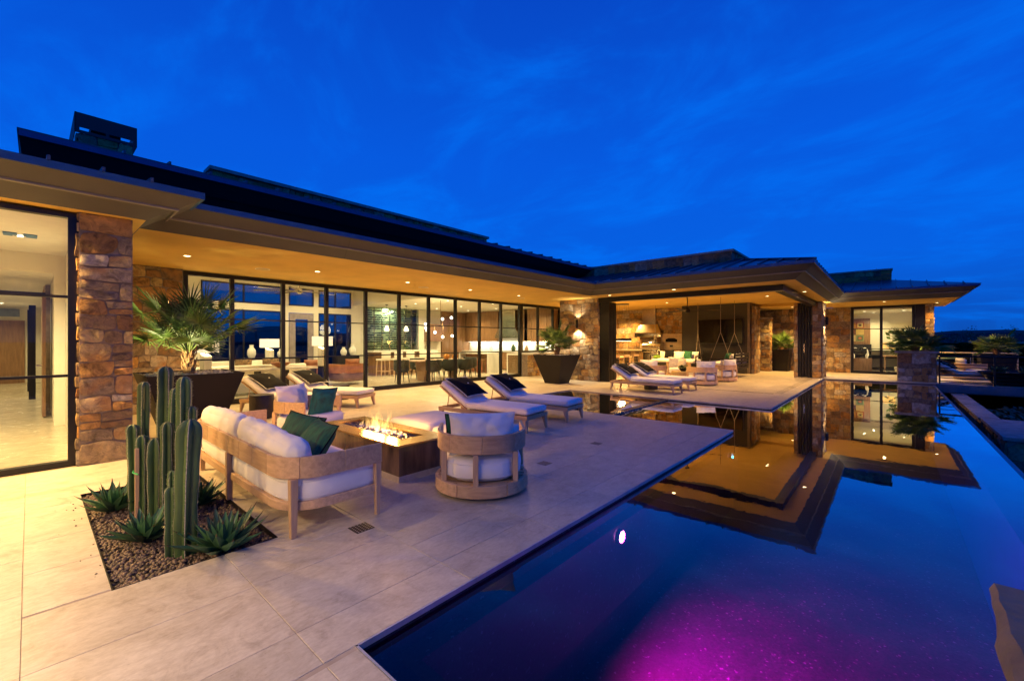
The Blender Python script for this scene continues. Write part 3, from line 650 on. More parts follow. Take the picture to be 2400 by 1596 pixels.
# --- patio pavilion
P = [(-7.75, 12.87), (-1.80, 12.87), (-1.80, 21.95)]; Q = [(-7.27, 12.39), (-1.36, 12.39), (-1.36, 21.5)]
eave(PAV, P, Q, 3.05, 3.36)
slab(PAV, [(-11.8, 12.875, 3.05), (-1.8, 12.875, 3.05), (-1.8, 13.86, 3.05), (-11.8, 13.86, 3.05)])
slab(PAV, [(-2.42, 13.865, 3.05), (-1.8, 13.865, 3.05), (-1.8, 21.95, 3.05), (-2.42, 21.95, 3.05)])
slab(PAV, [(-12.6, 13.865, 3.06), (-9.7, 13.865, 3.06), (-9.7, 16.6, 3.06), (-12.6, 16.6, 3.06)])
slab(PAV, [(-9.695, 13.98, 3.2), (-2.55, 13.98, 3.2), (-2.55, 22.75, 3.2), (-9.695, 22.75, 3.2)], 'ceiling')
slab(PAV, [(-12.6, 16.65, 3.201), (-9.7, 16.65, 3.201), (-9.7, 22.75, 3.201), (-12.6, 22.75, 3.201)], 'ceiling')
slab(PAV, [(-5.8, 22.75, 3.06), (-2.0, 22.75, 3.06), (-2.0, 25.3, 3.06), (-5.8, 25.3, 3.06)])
MB().hexa([(-11.5, 12.41, 3.40), (-1.34, 12.41, 3.40), (-3.75, 15.1, 4.05), (-11.5, 15.1, 4.05)], [(-11.5, 12.40, 3.43), (-1.33, 12.40, 3.43), (-3.75, 15.1, 4.08), (-11.5, 15.1, 4.08)]).build('roof', ROOF, PAV)
MB().hexa([(-1.34, 12.41, 3.40), (-1.34, 22, 3.40), (-3.75, 22, 4.05), (-3.75, 15.1, 4.05)], [(-1.33, 12.40, 3.43), (-1.33, 22, 3.43), (-3.75, 22, 4.08), (-3.75, 15.1, 4.08)]).build('roof', ROOF, PAV)
for i in range(22):                                            # seams on the front slope, cut by the hip
    xs = -1.7 - i * .42; ln = min(1, (-1.34 - xs) / 2.41); w = .014
    p = Vector((xs, 12.40, 3.43)); q = p + Vector((0, 2.7, .65)) * ln; h = Vector((0, 0, .05))
    MB().hexa([p + Vector((-w, 0, 0)), p + Vector((w, 0, 0)), q + Vector((w, 0, 0)), q + Vector((-w, 0, 0))], [p + h + Vector((-w, 0, 0)), p + h + Vector((w, 0, 0)), q + h + Vector((w, 0, 0)), q + h + Vector((-w, 0, 0))]).build('seam', ROOF, PAV)
seams(PAV, (-1.33, 12.7, 3.425), (-1.33, 21.9, 3.425), (-2.3, 0, .61), 20, s=2.6)
MB().hexa([(-1.36, 12.38, 3.42), (-1.30, 12.44, 3.42), (-3.7, 15.1, 4.07), (-3.78, 15.05, 4.07)], [(-1.36, 12.38, 3.49), (-1.30, 12.44, 3.49), (-3.7, 15.1, 4.14), (-3.78, 15.05, 4.14)]).build('hip_cap', ROOF, PAV)
pp = stone_block(PAV, -9.7, -3.82, 15.02, 15.4, 3.85, 4.37, 'y', .34, 51, res=3, depth=.05, pname='stone_parapet')
pq = stone_block(PAV, -4.2, -3.82, 15.41, 20, 3.85, 4.37, 'X', .34, 52, res=3, depth=.05, pname='stone_parapet')
MB().box(-9.75, -3.74, 14.93, 15.45, 4.373, 4.44).build('coping', CAPSTONE, pp); MB().box(-4.25, -3.74, 15.452, 20.05, 4.373, 4.44).build('coping', CAPSTONE, pq)
# pier with the sconce, left of the opening
stone_block(PAV, -9.66, -7.97, 13.76, 14.35, 0, 3.045, 'yX', .27, 61, res=5, depth=.028)
# folded glass panels and the track beam round the open corner
for i in range(5):
    part('folded_door_panel', PAV, BLACK, -7.93 + i * .006, -7.55 + i * .003, 13.80 + i * .11, 13.87 + i * .11, .01, 2.88)
bm_ = MB(); bm_.box(-7.96, -2.2, 13.76, 14.0, 2.885, 3.048); bm_.box(-2.44, -2.2, 14.002, 20.9, 2.885, 3.046); bm_.build('track_beam', BLACK, PAV)
for i in range(5): part('track_rail', PAV, mat('track_metal', (.12, .11, .10), .4, .6), -2.42 + i * .05, -2.405 + i * .05, 14.1, 20.85, 2.87, 2.883)
# right column: stone, pocket stack, stone
stone_block(PAV, -2.96, -2.82, 20.9, 22.1, 0, 3.045, 'y', .27, 71, res=4, depth=.02)
for i in range(5): part('folded_door_panel', PAV, BLACK, -2.80 + i * .1, -2.72 + i * .1, 20.93, 22.0, .01, 3.04)
part('pull_handle', PAV, STEEL, -2.62, -2.60, 20.90, 20.925, 1.0, 1.35)
stone_block(PAV, -2.33, -2.03, 20.9, 22.2, 0, 3.045, 'yX', .25, 73, res=5, depth=.04)
# kitchen wall, oven column, television wall, alcove
stone_block(PAV, -12.6, -9.4, 22.62, 22.9, 0, 3.2, 'y', .30, 81, res=4, depth=.04, pname='stone_wall')
stone_block(PAV, -9.39, -7.72, 22.32, 22.9, 0, 3.2, 'y', .28, 82, res=4, depth=.04, pname='stone_wall')
TVW = mat('charcoal_plaster', (.020, .0165, .013), .6, var=.12, scale=1.5, rvar=.08)
part('television_wall', PAV, TVW, -7.71, -4.80, 21.42, 22.9, 0, 3.2)
part('side_panel', PAV, mat('bronze_panel', (.16, .12, .085), .4, .3), -4.795, -4.69, 21.40, 22.5, 0, 3.2)
part('fireplace_opening', PAV, mat('firebox_black', (.008, .007, .006), .4), -7.3, -5.15, 21.395, 21.425, .3, 1.02)
stone_block(PAV, -4.68, -4.56, 21.6, 22.7, 0, 3.05, 'yX', .26, 91, res=4, depth=.02)
stone_block(PAV, -5.8, -2.6, 25.2, 25.5, 0, 3.06, 'y', .30, 92, res=5, depth=.04, pname='stone_wall')
hw = stone_block(PAV, -5.4, -4.35, 23.8, 24.2, 0, 2.55, 'yX', .27, 93, res=4, depth=.04, pname='stone_wall'); MB().box(-5.45, -4.29, 23.72, 24.25, 2.553, 2.62).build('coping', CAPSTONE, hw)
part('header_wall', PAV, SOFFIT, -5.8, -2.45, 22.70, 22.748, 3.062, 3.198)
part('wall', PAV, TVW, -12.9, -12.62, 16.6, 23, 0, 3.2)
# --- bedroom wing
P = [(-1.80, 21.95), (1.87, 21.95), (1.87, 27.5)]; Q = [(-1.36, 21.5), (2.3, 21.5), (2.3, 27.5)]
eave(BED, P, Q, 3.05, 3.39)
slab(BED, [(-2.0, 21.955, 3.05), (1.87, 21.955, 3.05), (1.87, 27.5, 3.05), (-2.0, 27.5, 3.05)])
MB().hexa([(-3.0, 21.52, 3.43), (2.33, 21.52, 3.43), (.05, 24.3, 4.05), (-3.0, 24.3, 4.05)], [(-3.0, 21.5, 3.46), (2.35, 21.5, 3.46), (.05, 24.3, 4.08), (-3, 24.3, 4.08)]).build('roof', ROOF, BED)
MB().hexa([(2.33, 21.52, 3.43), (2.33, 27.5, 3.43), (.05, 27.5, 4.05), (.05, 24.3, 4.05)], [(2.35, 21.5, 3.46), (2.35, 27.5, 3.46), (.05, 27.5, 4.08), (.05, 24.3, 4.08)]).build('roof', ROOF, BED)
for i in range(9):
    xs = 1.95 - i * .44; ln = min(1, (2.33 - xs) / 2.3); w = .014; p = Vector((xs, 21.5, 3.46)); q = p + Vector((0, 2.8, .62)) * ln; h = Vector((0, 0, .05)); v = Vector((w, 0, 0))
    MB().hexa([p - v, p + v, q + v, q - v], [p + h - v, p + h + v, q + h + v, q + h - v]).build('seam', ROOF, BED)
bp_ = stone_block(BED, -3.8, .02, 24.32, 24.7, 3.85, 4.50, 'yX', .33, 95, res=3, depth=.05, pname='stone_parapet'); MB().box(-3.85, .1, 24.24, 24.75, 4.503, 4.57).build('coping', CAPSTONE, bp_)
stone_block(BED, -2.59, -1.36, 25.2, 25.5, 0, 3.045, 'y', .30, 97, res=5, depth=.04, pname='stone_wall')
window_wall(BED, 25.22, [-1.34, -.28, .82], .0, 3.04, [2.02, 1.12], axis='x', fw=.1, sill=.12)
part('corner_post', BED, BLACK, .825, 1.12, 25.15, 25.45, 0, 3.045)
stone_block(BED, 1.125, 1.38, 25.1, 25.9, 0, 3.045, 'yX', .25, 99, res=4, depth=.03)
# bedroom shell
bs = MB(); bs.box(-2.5, 1.1, 28.9, 29.0, 0, 2.9); bs.box(-2.6, -2.5, 25.3, 29, 0, 2.9); bs.box(1.1, 1.2, 26.0, 29, 0, 2.9); bs.build('interior_wall', CREAM, BED)
slab(BED, [(-2.6, 25.32, 2.9), (1.2, 25.32, 2.9), (1.2, 29, 2.9), (-2.6, 29, 2.9)], 'interior_ceiling', CREAM)
part('interior_floor', BED, TRAV_IN, -2.6, 1.1, 25.3, 28.9, -.03, .002)
# --- guest wing interior
gi = MB(); gi.box(-11.1, -11.0, .28, .79, 0, 3.0); gi.box(-11.1, -11.0, -4.6, .28, 2.68, 3.0); gi.box(-11.1, -11.0, -4.6, -1.3, 0, 2.68); gi.box(-23, -11.1, .29, .40, 0, 2.68); gi.box(-23.1, -23, -2.6, .29, 0, 2.68)
gi.box(-23, -11.1, -1.7, -1.6, 0, 2.68); gi.box(-11, -7.4, -4.7, -4.6, 0, 3.0); gi.box(-10.99, -7.5, .42, .78, 0, 3.0)
gi.build('interior_wall', CREAM, GUEST)
slab(GUEST, [(-11.1, -4.7, 3.0), (-7.42, -4.7, 3.0), (-7.42, .79, 3.0), (-11.1, .79, 3.0)], 'interior_ceiling', WHITE, .03)
slab(GUEST, [(-23.1, -1.7, 2.68), (-11.1, -1.7, 2.68), (-11.1, .4, 2.68), (-23.1, .4, 2.68)], 'interior_ceiling', WHITE, .03)
part('interior_floor', GUEST, TRAV_IN, -23.1, -7.42, -4.7, .42, -.03, .002)
part('entry_door', GUEST, WALNUT, -22.98, -22.93, -2.0, -.12, 0, 2.2)
tw = MB(); tw.box(-22.99, -22.95, -.7, -.24, 2.33, 2.6); tw.build('transom_window', mat('dusk_glass', (.2, .24, .3), .2), GUEST)
dr = part('open_door', GUEST, WALNUT, -13.2, -12.3, .16, .205, .02, 2.35); part('door_handle', dr, STEEL, -12.42, -12.30, .08, .15, 1.0, 1.03)
part('door_post', GUEST, BRONZE, -16.6, -16.4, -.02, .1, 0, 2.4); part('door_post', GUEST, BRONZE, -19.2, -19.0, -.05, .05, 0, 2.4)
part('header_beam', GUEST, BRONZE, -12.4, -12.2, -1.6, .2, 2.36, 2.42)
part('air_vent', GUEST, mat('vent_blue', (.06, .16, .3), .5), -9.35, -9.1, -.25, -.12, 2.985, 2.998)
part('air_vent', GUEST, mat('vent_blue', (.06, .16, .3), .5), -9.35, -9.1, -.06, .07, 2.985, 2.998)
stone_block(GUEST, -15.9, -13.3, .22, .285, 0, 2.67, 'y', .25, 101, res=3, depth=.02)
# --- main house interior shell
mi = MB()
def hole_wall(mb, x, spans, z0, z1, ya, yb, th=.12):
    """wall at x along y with openings (y0,y1,zlo,zhi)"""
    ys = sorted(set([ya, yb] + [s for sp in spans for s in sp[:2]]))
    for a, b in zip(ys[:-1], ys[1:]):
        ops = sorted([(s[2], s[3]) for s in spans if s[0] <= a + 1e-4 and s[1] >= b - 1e-4]); z = z0
        for lo, hi in ops:
            if lo > z + .001: mb.box(x - th, x, a, b, z, lo)
            z = hi
        if z < z1 - .001: mb.box(x - th, x, a, b, z, z1)
hole_wall(mi, -18, [(3.95, 6.6, 2.9, 3.62), (3.95, 6.6, .05, 2.65), (6.86, 7.85, 2.9, 3.62), (6.86, 7.85, 0, 2.62), (8.05, 9.5, 2.9, 3.62), (8.05, 9.5, .05, 2.65)], 0, 3.95, .9, 10.0)
mi.box(-18.12, -11.7, .9, 1.0, 0, 3.9); mi.box(-18.9, -18.02, 10.0, 10.1, 0, 3.9); mi.box(-18.02, -11.75, 9.6, 9.72, 3.06, 3.95)
mi.box(-18.02, -17.9, 13.05, 14.5, 0, 3.05); mi.box(-19.4, -19.3, 10, 16.5, 0, 3.05); mi.box(-18.5, -11.66, 16.56, 16.7, 0, 3.05)
mi.build('interior_wall', CREAM, MAIN)
slab(MAIN, [(-18.1, .9, 3.92), (-11.7, .9, 3.92), (-11.7, 9.7, 3.92), (-18.1, 9.7, 3.92)], 'interior_ceiling', CREAM, .03)
slab(MAIN, [(-19.4, 9.73, 3.06), (-11.7, 9.73, 3.06), (-11.7, 16.7, 3.06), (-19.4, 16.7, 3.06)], 'interior_ceiling', CREAM, .03)
part('interior_floor', MAIN, TRAV_IN, -19.4, -11.42, .9, 16.7, -.031, .001)
for y0, y1 in [(3.95, 6.6), (8.05, 9.5)]:
    for z0, z1 in [(2.9, 3.62), (.05, 2.65)]:
        w = MB(); w.box(-18.04, -17.99, y0, y1, z0, z0 + .05); w.box(-18.04, -17.99, y0, y1, z1 - .05, z1); w.box(-18.04, -17.99, y0, y0 + .05, z0 + .05, z1 - .05); w.box(-18.04, -17.99, y1 - .05, y1, z0 + .05, z1 - .05)
        w.box(-18.04, -17.99, (y0 + y1) / 2 - .03, (y0 + y1) / 2 + .03, z0 + .05, z1 - .05)
        fr = w.build('window_frame', BLACK, MAIN); MB().quad((-18.02, y0, z0), (-18.02, y1, z0), (-18.02, y1, z1), (-18.02, y0, z1)).build('pane', GLASS2, fr)
w = MB(); w.box(-18.04, -17.99, 6.86, 7.85, 2.9, 2.95); w.box(-18.04, -17.99, 6.86, 7.85, 3.57, 3.62); w.box(-18.04, -17.99, 6.86, 6.91, 2.95, 3.57); w.box(-18.04, -17.99, 7.8, 7.85, 2.95, 3.57)
fr = w.build('window_frame', BLACK, MAIN); MB().quad((-18.02, 6.86, 2.9), (-18.02, 7.85, 2.9), (-18.02, 7.85, 3.62), (-18.02, 6.86, 3.62)).build('pane', GLASS2, fr)
dm = mat('grey_door_paint', (.30, .25, .24), .5); d = MB(); d.box(-18.03, -17.97, 6.88, 7.11, .01, 2.6); d.box(-18.03, -17.97, 7.60, 7.83, .01, 2.6); d.box(-18.03, -17.97, 7.11, 7.60, 2.36, 2.6); d.box(-18.03, -17.97, 7.11, 7.60, .01, .25)
dd = d.build('back_door', dm, MAIN); MB().quad((-18, 7.11, .25), (-18, 7.60, .25), (-18, 7.60, 2.36), (-18, 7.11, 2.36)).build('pane', GLASS2, dd)
# tall cabinets and kitchen wall units
for i in range(4): part('tall_cabinet', MAIN, WALNUT, -18.5, -17.82, 14.52 + i * .5, 15.0 + i * .5, .02, 3.04, bevel=.006)
for i in range(9):
    x0 = -17.78 + i * .5
    if -15.4 < x0 + .25 < -13.6: continue
    part('wall_cabinet', MAIN, WALNUT, x0, x0 + .485, 16.16, 16.55, 1.45, 3.04, bevel=.006)
for i in range(4): part('wall_cabinet', MAIN, WALNUT, -13.5 + i * .46, -13.5 + i * .46 + .445, 16.16, 16.55, 1.45, 3.04, bevel=.006)
part('backsplash', MAIN, MARBLE, -17.8, -11.7, 16.53, 16.555, .95, 1.9)
kb = part('base_cabinet', MAIN, WALNUT, -17.8, -11.75, 15.95, 16.52, .05, .9); part('counter_top', kb, MARBLE, -17.8, -11.75, 15.9, 16.52, .905, .95)
hd = MB(); hd.frus(-14.5, 16.25, 1.62, 1.74, .8, .29, .8, .29); hd.frus(-14.5, 16.25, 1.741, 2.2, .8, .29, .52, .27); hd.frus(-14.5, 16.27, 2.201, 3.05, .52, .25, .52, .25); hd.build('range_hood', STEEL, MAIN)
# wine wall: glass front, shelves, bottles as one mass
WB = MB(); r_ = random.Random(5)
for i in range(24):
    for j in range(26):
        if r_.random() < .3 + .5 * (noise.noise(Vector((i * .4, j * .22, 2))) > .12): continue
        y = 10.25 + i * .118; z = .25 + j * .105; WB.box(-18.3, -18.02, y, y + .06, z, z + .055)
ww = part('wine_rack', MAIN, mat('wine_wall_back', (.62, .68, .40), .7, var=.2, scale=2), -18.7, -18.6, 10.12, 13.04, 0, 3.05)
stuff(WB.build('wine_bottles', mat('bottle_glass', (.03, .05, .06), .2, var=.6, scale=8), ww))
for i in range(8): part('steel_post', ww, STEEL, -17.92, -17.88, 10.15 + i * .41, 10.18 + i * .41, 0, 3.05)
lamp('AREA', (-18.3, 11.6, 3.0), 34, (.85, 1, .7), direction=(-.2, 0, -1), parent=ww, sx=.2, sy=2.6)
MB().quad((-17.86, 10.12, 0), (-17.86, 13.04, 0), (-17.86, 13.04, 3.05), (-17.86, 10.12, 3.05)).build('pane', GLASS, ww)
part('wall_cabinet', MAIN, WALNUT, -17.88, -17.5, 13.4, 14.4, 1.45, 2.35, bevel=.006)
# ---------------------------------------------------------------- lights of the place
lb = ['nearest recessed downlight over the patio seating', 'second recessed downlight along the patio soffit', 'third recessed downlight along the patio soffit', 'fourth recessed downlight, nearest the kitchen end of the soffit']
downlight(-9.6, 1.9, 3.043, 110, 'recessed downlight above the large potted palm')
for y, l in zip((4.27, 6.66, 8.92, 11.2), lb): downlight(-9.6, y, 3.043, 150, l, spot=165)
downlight(-4.92, 13.0, 3.049, 110, 'recessed downlight in the front soffit of the covered patio')
downlight(-7.2, 13.2, 3.049, 60, 'recessed downlight in the soffit by the stone pier')
downlight(-2.02, 16.3, 3.049, 150, 'recessed downlight in the side soffit above the pool edge')
downlight(-3.5, 18.7, 3.199, 270, 'recessed downlight in the patio ceiling beside the right swing')
downlight(-7.2, 15.1, 3.199, 240, 'recessed downlight in the patio ceiling just behind the beam')
downlight(-7.5, 19.0, 3.199, 520, 'recessed downlight in the patio ceiling beside the grill hood')
downlight(-10.2, 17.6, 3.199, 420, 'recessed downlight above the outdoor dining table')
downlight(-10.9, 21.6, 3.199, 420, 'recessed downlight close to the outdoor kitchen stone wall')
downlight(-3.4, 23.6, 3.059, 400, 'recessed downlight in the stone alcove behind the column')
downlight(-.16, 22.6, 3.049, 90, 'recessed downlight in the far wing soffit over the corner window')
downlight(1.45, 24.6, 3.049, 60, 'recessed downlight at the outer corner of the far wing soffit')
SPK = mat('speaker_grille', (.62, .45, .16), .8)
for (x, y, l) in ((-10.17, 3.34, 'round flush speaker in the soffit above the big palm'), (-10.17, 7.6, 'round flush speaker in the soffit between the third and fourth lights'), (-10.1, 11.9, 'round flush speaker in the soffit near the kitchen end')):
    t = thing('ceiling_speaker', l, 'speaker', (x, y, 3.044), 0, 'flush speakers in the soffit'); MB().lathe([(.13, 0), (.13, -.006), (.115, -.008)], 24).build('grille', SPK, t); MB().lathe([(.142, .002), (.142, -.009), (.131, -.009), (.131, .002)], 24, cap=False).build('rim', WHITE, t)
for i in range(4): part('floor_track', pav, BLACK, -2.44 + i * .05, -2.432 + i * .05, 14.0, 20.88, -.002, .0012); part('floor_track', pav, BLACK, -7.5, -2.45, 13.80 + i * .05, 13.808 + i * .05, -.002, .0012)
# light that falls along the tall guest window and out over the paving
# the guest wing returns behind the camera: its soffit lamps light the near paving
slab(GUEST, [(-7.125, -7, 3.036), (3.0, -7, 3.036), (3.0, -2.2, 3.036), (-7.125, -2.2, 3.036)])
part('wall', GUEST, CREAM, -7.3, 3.0, -4.9, -4.7, 0, 3.03)
for (x, y, ee, l) in ((-7.24, -.35, 300, 'recessed downlight over the tall guest window'), (-7.24, -1.7, 420, 'recessed downlight left of the tall guest window'), (-5.6, -2.6, 80, 'recessed downlight behind the camera, over the left paving'), (-3.0, -2.6, 170, 'recessed downlight behind the camera, in the middle'), (-1.4, -2.6, 290, 'recessed downlight behind the camera, over the pool end')): downlight(x, y, 3.033, ee, l, FAIR if y < -2 else WARM, spot=150)
# interiors
for (x, y, z, e_) in [(-9.3, -1.2, 2.99, 120), (-9.3, -.1, 2.99, 60), (-13.5, -.6, 2.67, 60), (-17, -.6, 2.67, 60), (-21, -.6, 2.67, 50)]: downlight(x, y, z, e_ * 1.5, 'ceiling downlight inside the guest wing, ' + {-9.3: 'in the front room', -13.5: 'first in the passage', -17: 'second in the passage', -21: 'last, by the entry door'}[x] + (' near the vent' if y == -.1 else ''), SOFT, 150, LENS2, group='downlights inside the guest wing')
for (x, y) in [(-13.2, 2.6), (-16.4, 2.6), (-13.2, 5.2), (-16.4, 5.2), (-13.2, 7.8), (-16.4, 7.8)]: downlight(x, y, 3.91, 120, 'living room ceiling downlight, %s row, %s' % ('front' if x > -14 else 'rear', {2.6: 'left', 5.2: 'middle', 7.8: 'right'}[y]), SOFT, 150, LENS2, group='downlights inside the living room')
for (x, y) in [(-12.9, 10.8), (-15.0, 10.8), (-17.0, 11.4), (-12.6, 13.0), (-14.6, 13.0), (-16.6, 13.2), (-12.4, 15.1), (-14.4, 15.1), (-16.4, 15.1)]: downlight(x, y, 3.05, 105, 'ceiling downlight over the %s, %s' % ('bar and dining area' if y < 12 else ('island area' if y < 14 else 'kitchen counters'), 'near the glass' if x > -13.5 else ('in the middle' if x > -15.5 else 'deep inside')), SOFT, 150, LENS2, group='downlights inside the kitchen and bar')
for (x, y, w_) in [(-.9, 26.6, 'left front'), (.5, 26.9, 'right front'), (-.6, 28, 'rear')]: downlight(x, y, 2.89, 65, 'ceiling downlight inside the far bedroom, ' + w_, SOFT, 150, LENS2, group='downlights inside the bedroom')
# strip lights under the wall cabinets
ug = thing('undercabinet_light', 'white strip light glowing under the kitchen wall cabinets', 'strip light', (-14.7, 16.35, 1.43)); MB().box(-3, 3, -.02, .02, -.01, 0).build('diffuser', glow('undercabinet_strip', (1, .93, .78), 6), ug); lamp('AREA', (0, 0, -.02), 26, (1, .9, .7), direction=(0, .5, -1), parent=ug, sx=6, sy=.05)
# underwater lamps on the pool wall
def pool_lamp(y, col, e_, es, label, x=PX0 + .145, z=-.26, r=.055, aim=(1, .1, -.28), spot=140):
    t = thing('pool_lamp', label, 'pool light', (x, y, z), 0, 'underwater lamps along the pool wall')
    a = MB().lathe([(r, 0), (.001, .012)], 18, cap=False); a.xf(Matrix.Rotation(PI / 2, 4, 'Y')); a.build('lens', glow(label, tuple(min(1, .22 + c) for c in col), es), t)
    b = MB().lathe([(r + .012, -.01), (r + .012, .030), (r, .030), (r, -.01)], 18, cap=False); b.xf(Matrix.Rotation(PI / 2, 4, 'Y')); b.build('trim_ring', STEEL, t)
    lamp('SPOT', (.018, 0, 0), e_, col, .02, spot, 1.0, aim, t)
pool_lamp(3.52, (1.0, .0, .42), 1900, 60, 'glowing magenta lamp under water in the near pool wall', aim=(1.4, .5, -.62), spot=160)
pool_lamp(7.1, (.0, .5, .9), 70, 14, 'blue-white lamp under water at the deck corner', r=.045)
pool_lamp(12.5, (.0, .2, 1.0), 90, 14, 'blue-white lamp under water in front of the swings', x=PX0 + .03, z=-.25, r=.045, aim=(1, -.35, -.12), spot=160)
pool_lamp(16.1, (.0, .2, 1.0), 90, 14, 'blue-white lamp under water near the far stone column', x=PX0 + .03, z=-.25, r=.045, aim=(1, -.35, -.12), spot=160)

# ================================================================ OUTDOOR FURNITURE
def board_band(parent, path, t, z0, z1, name='back_rail_board', seg=.34, m=None):
    """curved rail glued up from separate teak boards"""
    P = [Vector(p) for p in path]; cum = [0]
    for a, b in zip(P[:-1], P[1:]): cum.append(cum[-1] + (b - a).length)
    tot = cum[-1]; n = max(1, round(tot / seg))
    def at(s):
        for i in range(len(P) - 1):
            if s <= cum[i + 1] + 1e-9: return P[i].lerp(P[i + 1], (s - cum[i]) / max(1e-9, cum[i + 1] - cum[i]))
        return P[-1]
    for k in range(n):
        a, b = tot * k / n + .0006, tot * (k + 1) / n - .0006
        pts = [at(a)] + [P[i] for i in range(len(P)) if a + .004 < cum[i] < b - .004] + [at(b)]
        MB().band(pts, t, z0, z1).build(name, m or TEAK, parent, bevel=.004, bseg=1)
def rr_path(hx, yb, yf, r, n=7):
    """U-shaped plan path: front left, round back corners, front right"""
    return [(-hx, yf)] + arc(-hx + r, yb + r, r, 180, 270, n) + arc(hx - r, yb + r, r, 270, 360, n) + [(hx, yf)]
def round_back(sx, sy, rr):
    def f(p):
        ax, ay = abs(p.x) - (sx - rr), -p.y - (sy - rr)
        if ax > 0 and ay > 0:
            l = math.hypot(ax, ay); k = max(ax, ay) / l if l else 1
            return (math.copysign(sx - rr + ax * k, p.x), -(sy - rr + ay * k), p.z)
        return p
    return f
def leg(parent, x, y, zt, w=.052, wb=.036, dx=0, dy=0, name='leg', m=None, z0=0.0):
    return MB().frus(x + dx, y + dy, z0, zt, wb / 2, wb / 2, w / 2, w / 2, x, y).build(name, m or TEAK_Z, parent, bevel=.003, bseg=1)
GRID2 = [-1, -.985, -.96, -.92, -.86] + [-.8 + .08 * i for i in range(21)] + [.86, .92, .96, .985, 1]
# --- sofa with its back to the camera
sofa = thing('outdoor_sofa', 'long teak sofa with white cushions seen from behind, beside the cactus bed', 'sofa', (-4.68, 1.65, 0))
hx = 1.36
board_band(sofa, rr_path(hx, -.40, .38, .30), .032, .445, .61)
board_band(sofa, rr_path(hx - .02, -.38, .36, .30), .04, .195, .262, 'seat_rail_board', .9)
for sx in (-1, 1):
    leg(sofa, sx * (hx - .005), .345, .445); a = math.radians(45)
    leg(sofa, sx * (hx - .30 + .30 * math.cos(a) + .012), -.40 + .30 - .30 * math.sin(a) - .012, .445, .058, .044)
leg(sofa, 0, -.40, .445, .055, .045, dx=.0); leg(sofa, 0, .33, .2)
for i in range(9): part('seat_slat', sofa, TEAK, -1.3 + i * .3, -1.22 + i * .3, -.34, .34, .225, .245)
cushion(1.335, .375, .12, .075, .02, .006, 1, round_back(1.335, .375, .27)).build('seat_cushion', FAB, sofa, smooth=True, ang=180).location = (0, 0, .345)
def outline(parent, path, z, r=.0045, m=None): return MB().tube([(p[0], p[1], z) for p in path] + [(path[0][0], path[0][1], z)], r, 5).build('piping', m or FAB, parent, smooth=True, ang=180)
for z_ in (.405, .285): outline(sofa, rr_path(1.335, -.376, .374, .27), z_)
for sx in (-1, 1):
    c = cushion(.64, .105, .20, .095, .025, .018, 3 + sx, lambda p: (p.x, p.y * (1 - .2 * (p.z > 0) * p.z / .22), p.z), GRID2).build('back_cushion', FAB, sofa, smooth=True, ang=180)
    place(c, (sx * .645, -.25, .55), (math.radians(9), math.radians(2 * sx), 0))
def scatter(name, loc, rot, w, h, t, m, label, seed=0, piping=None, group=None, button=False):
    """loose cushion: body, piping round the edge, button"""
    th = thing(name, label, 'cushion', loc, 0, group); th.rotation_euler = rot
    pillow(w, h, t, seed).build('cover', m, th, smooth=True, ang=180)
    P = []
    for i in range(49):
        s_ = i / 48 * 4; k = int(s_) % 4; f = 2 * (s_ - int(s_)) - 1
        u, v = [(f, -1), (1, f), (-f, 1), (-1, -f)][k]; P.append((u * w / 2 * (1 - .07 * (1 - v * v)), 0, v * h / 2 * (1 - .07 * (1 - u * u))))
    MB().tube(P, .006, 5).build('piping', piping or m, th, smooth=True, ang=180)
    if button:
        b = MB().lathe([(.016, -.005), (.014, .006), (.001, .010)], 10); b.xf(Matrix.Rotation(-PI / 2, 4, 'X')); place(b.build('button', PIPE, th), (0, t * .44, 0))
    return th
GRN = 'dark green scatter cushions'
scatter('scatter_cushion', (-3.76, 1.62, .575), (math.radians(-34), 0, math.radians(-8)), .56, .50, .19, GREEN, 'green velvet cushion at the right end of the sofa with its back to us', 1, NAVY, GRN)
scatter('scatter_cushion', (-4.22, 1.68, .585), (math.radians(-30), math.radians(4), math.radians(14)), .52, .46, .17, GREEN, 'green velvet cushion half hidden behind the sofa back cushion', 2, NAVY, GRN)
# --- swivel chairs
def swivel_proto():
    t = thing('swivel_chair', 'teak swivel chair with white cushions, back to camera beside the fire pit', 'armchair', (-3.14, 3.08, 0), math.radians(46), 'round teak swivel chairs')
    board_band(t, rr_path(.43, -.42, .30, .40, 10), .034, .44, .61)
    for a in (212, 262, 318):
        x, y = .43 * math.cos(math.radians(a)), -.02 + .42 * math.sin(math.radians(a)); leg(t, x, y, .44, .05, .05, name='post', z0=.15)
    for sx in (-1, 1): leg(t, sx * .425, .26, .44, .048, .048, name='post', z0=.15)
    P = arc(0, 0, .45, 0, 360, 36)[:-1]
    for k in range(6): MB().band(arc(0, 0, .45, k * 60 + .3, k * 60 + 59.7, 8), .04, .04, .155).build('base_ring_board', TEAK, t, bevel=.004, bseg=1)
    for i in range(9):
        y = -.36 + i * .09; h = math.sqrt(max(.01, .43 ** 2 - y * y)); part('seat_slat', t, TEAK, -h, h, y - .03, y + .03, .135, .152)
    MB().cyl(0, 0, 0, .05, .36, 28).build('swivel_plate', NAVY, t)
    cushion(.385, .40, .105, .07, .025, .004, 7, round_back(.385, .40, .34)).build('seat_cushion', FAB, t, smooth=True, ang=180).location = (0, -.0, .275)
    for z_ in (.335, .215): outline(t, rr_path(.387, -.401, .398, .34, 10), z_)
    c = pillow(.64, .44, .24, 5, wr=.016, n=22).build('back_cushion', FAB, t, smooth=True, ang=180); place(c, (0, -.26, .60), (math.radians(10), 0, 0))
    return t
sc = swivel_proto()
GSC = 'round teak swivel chairs'
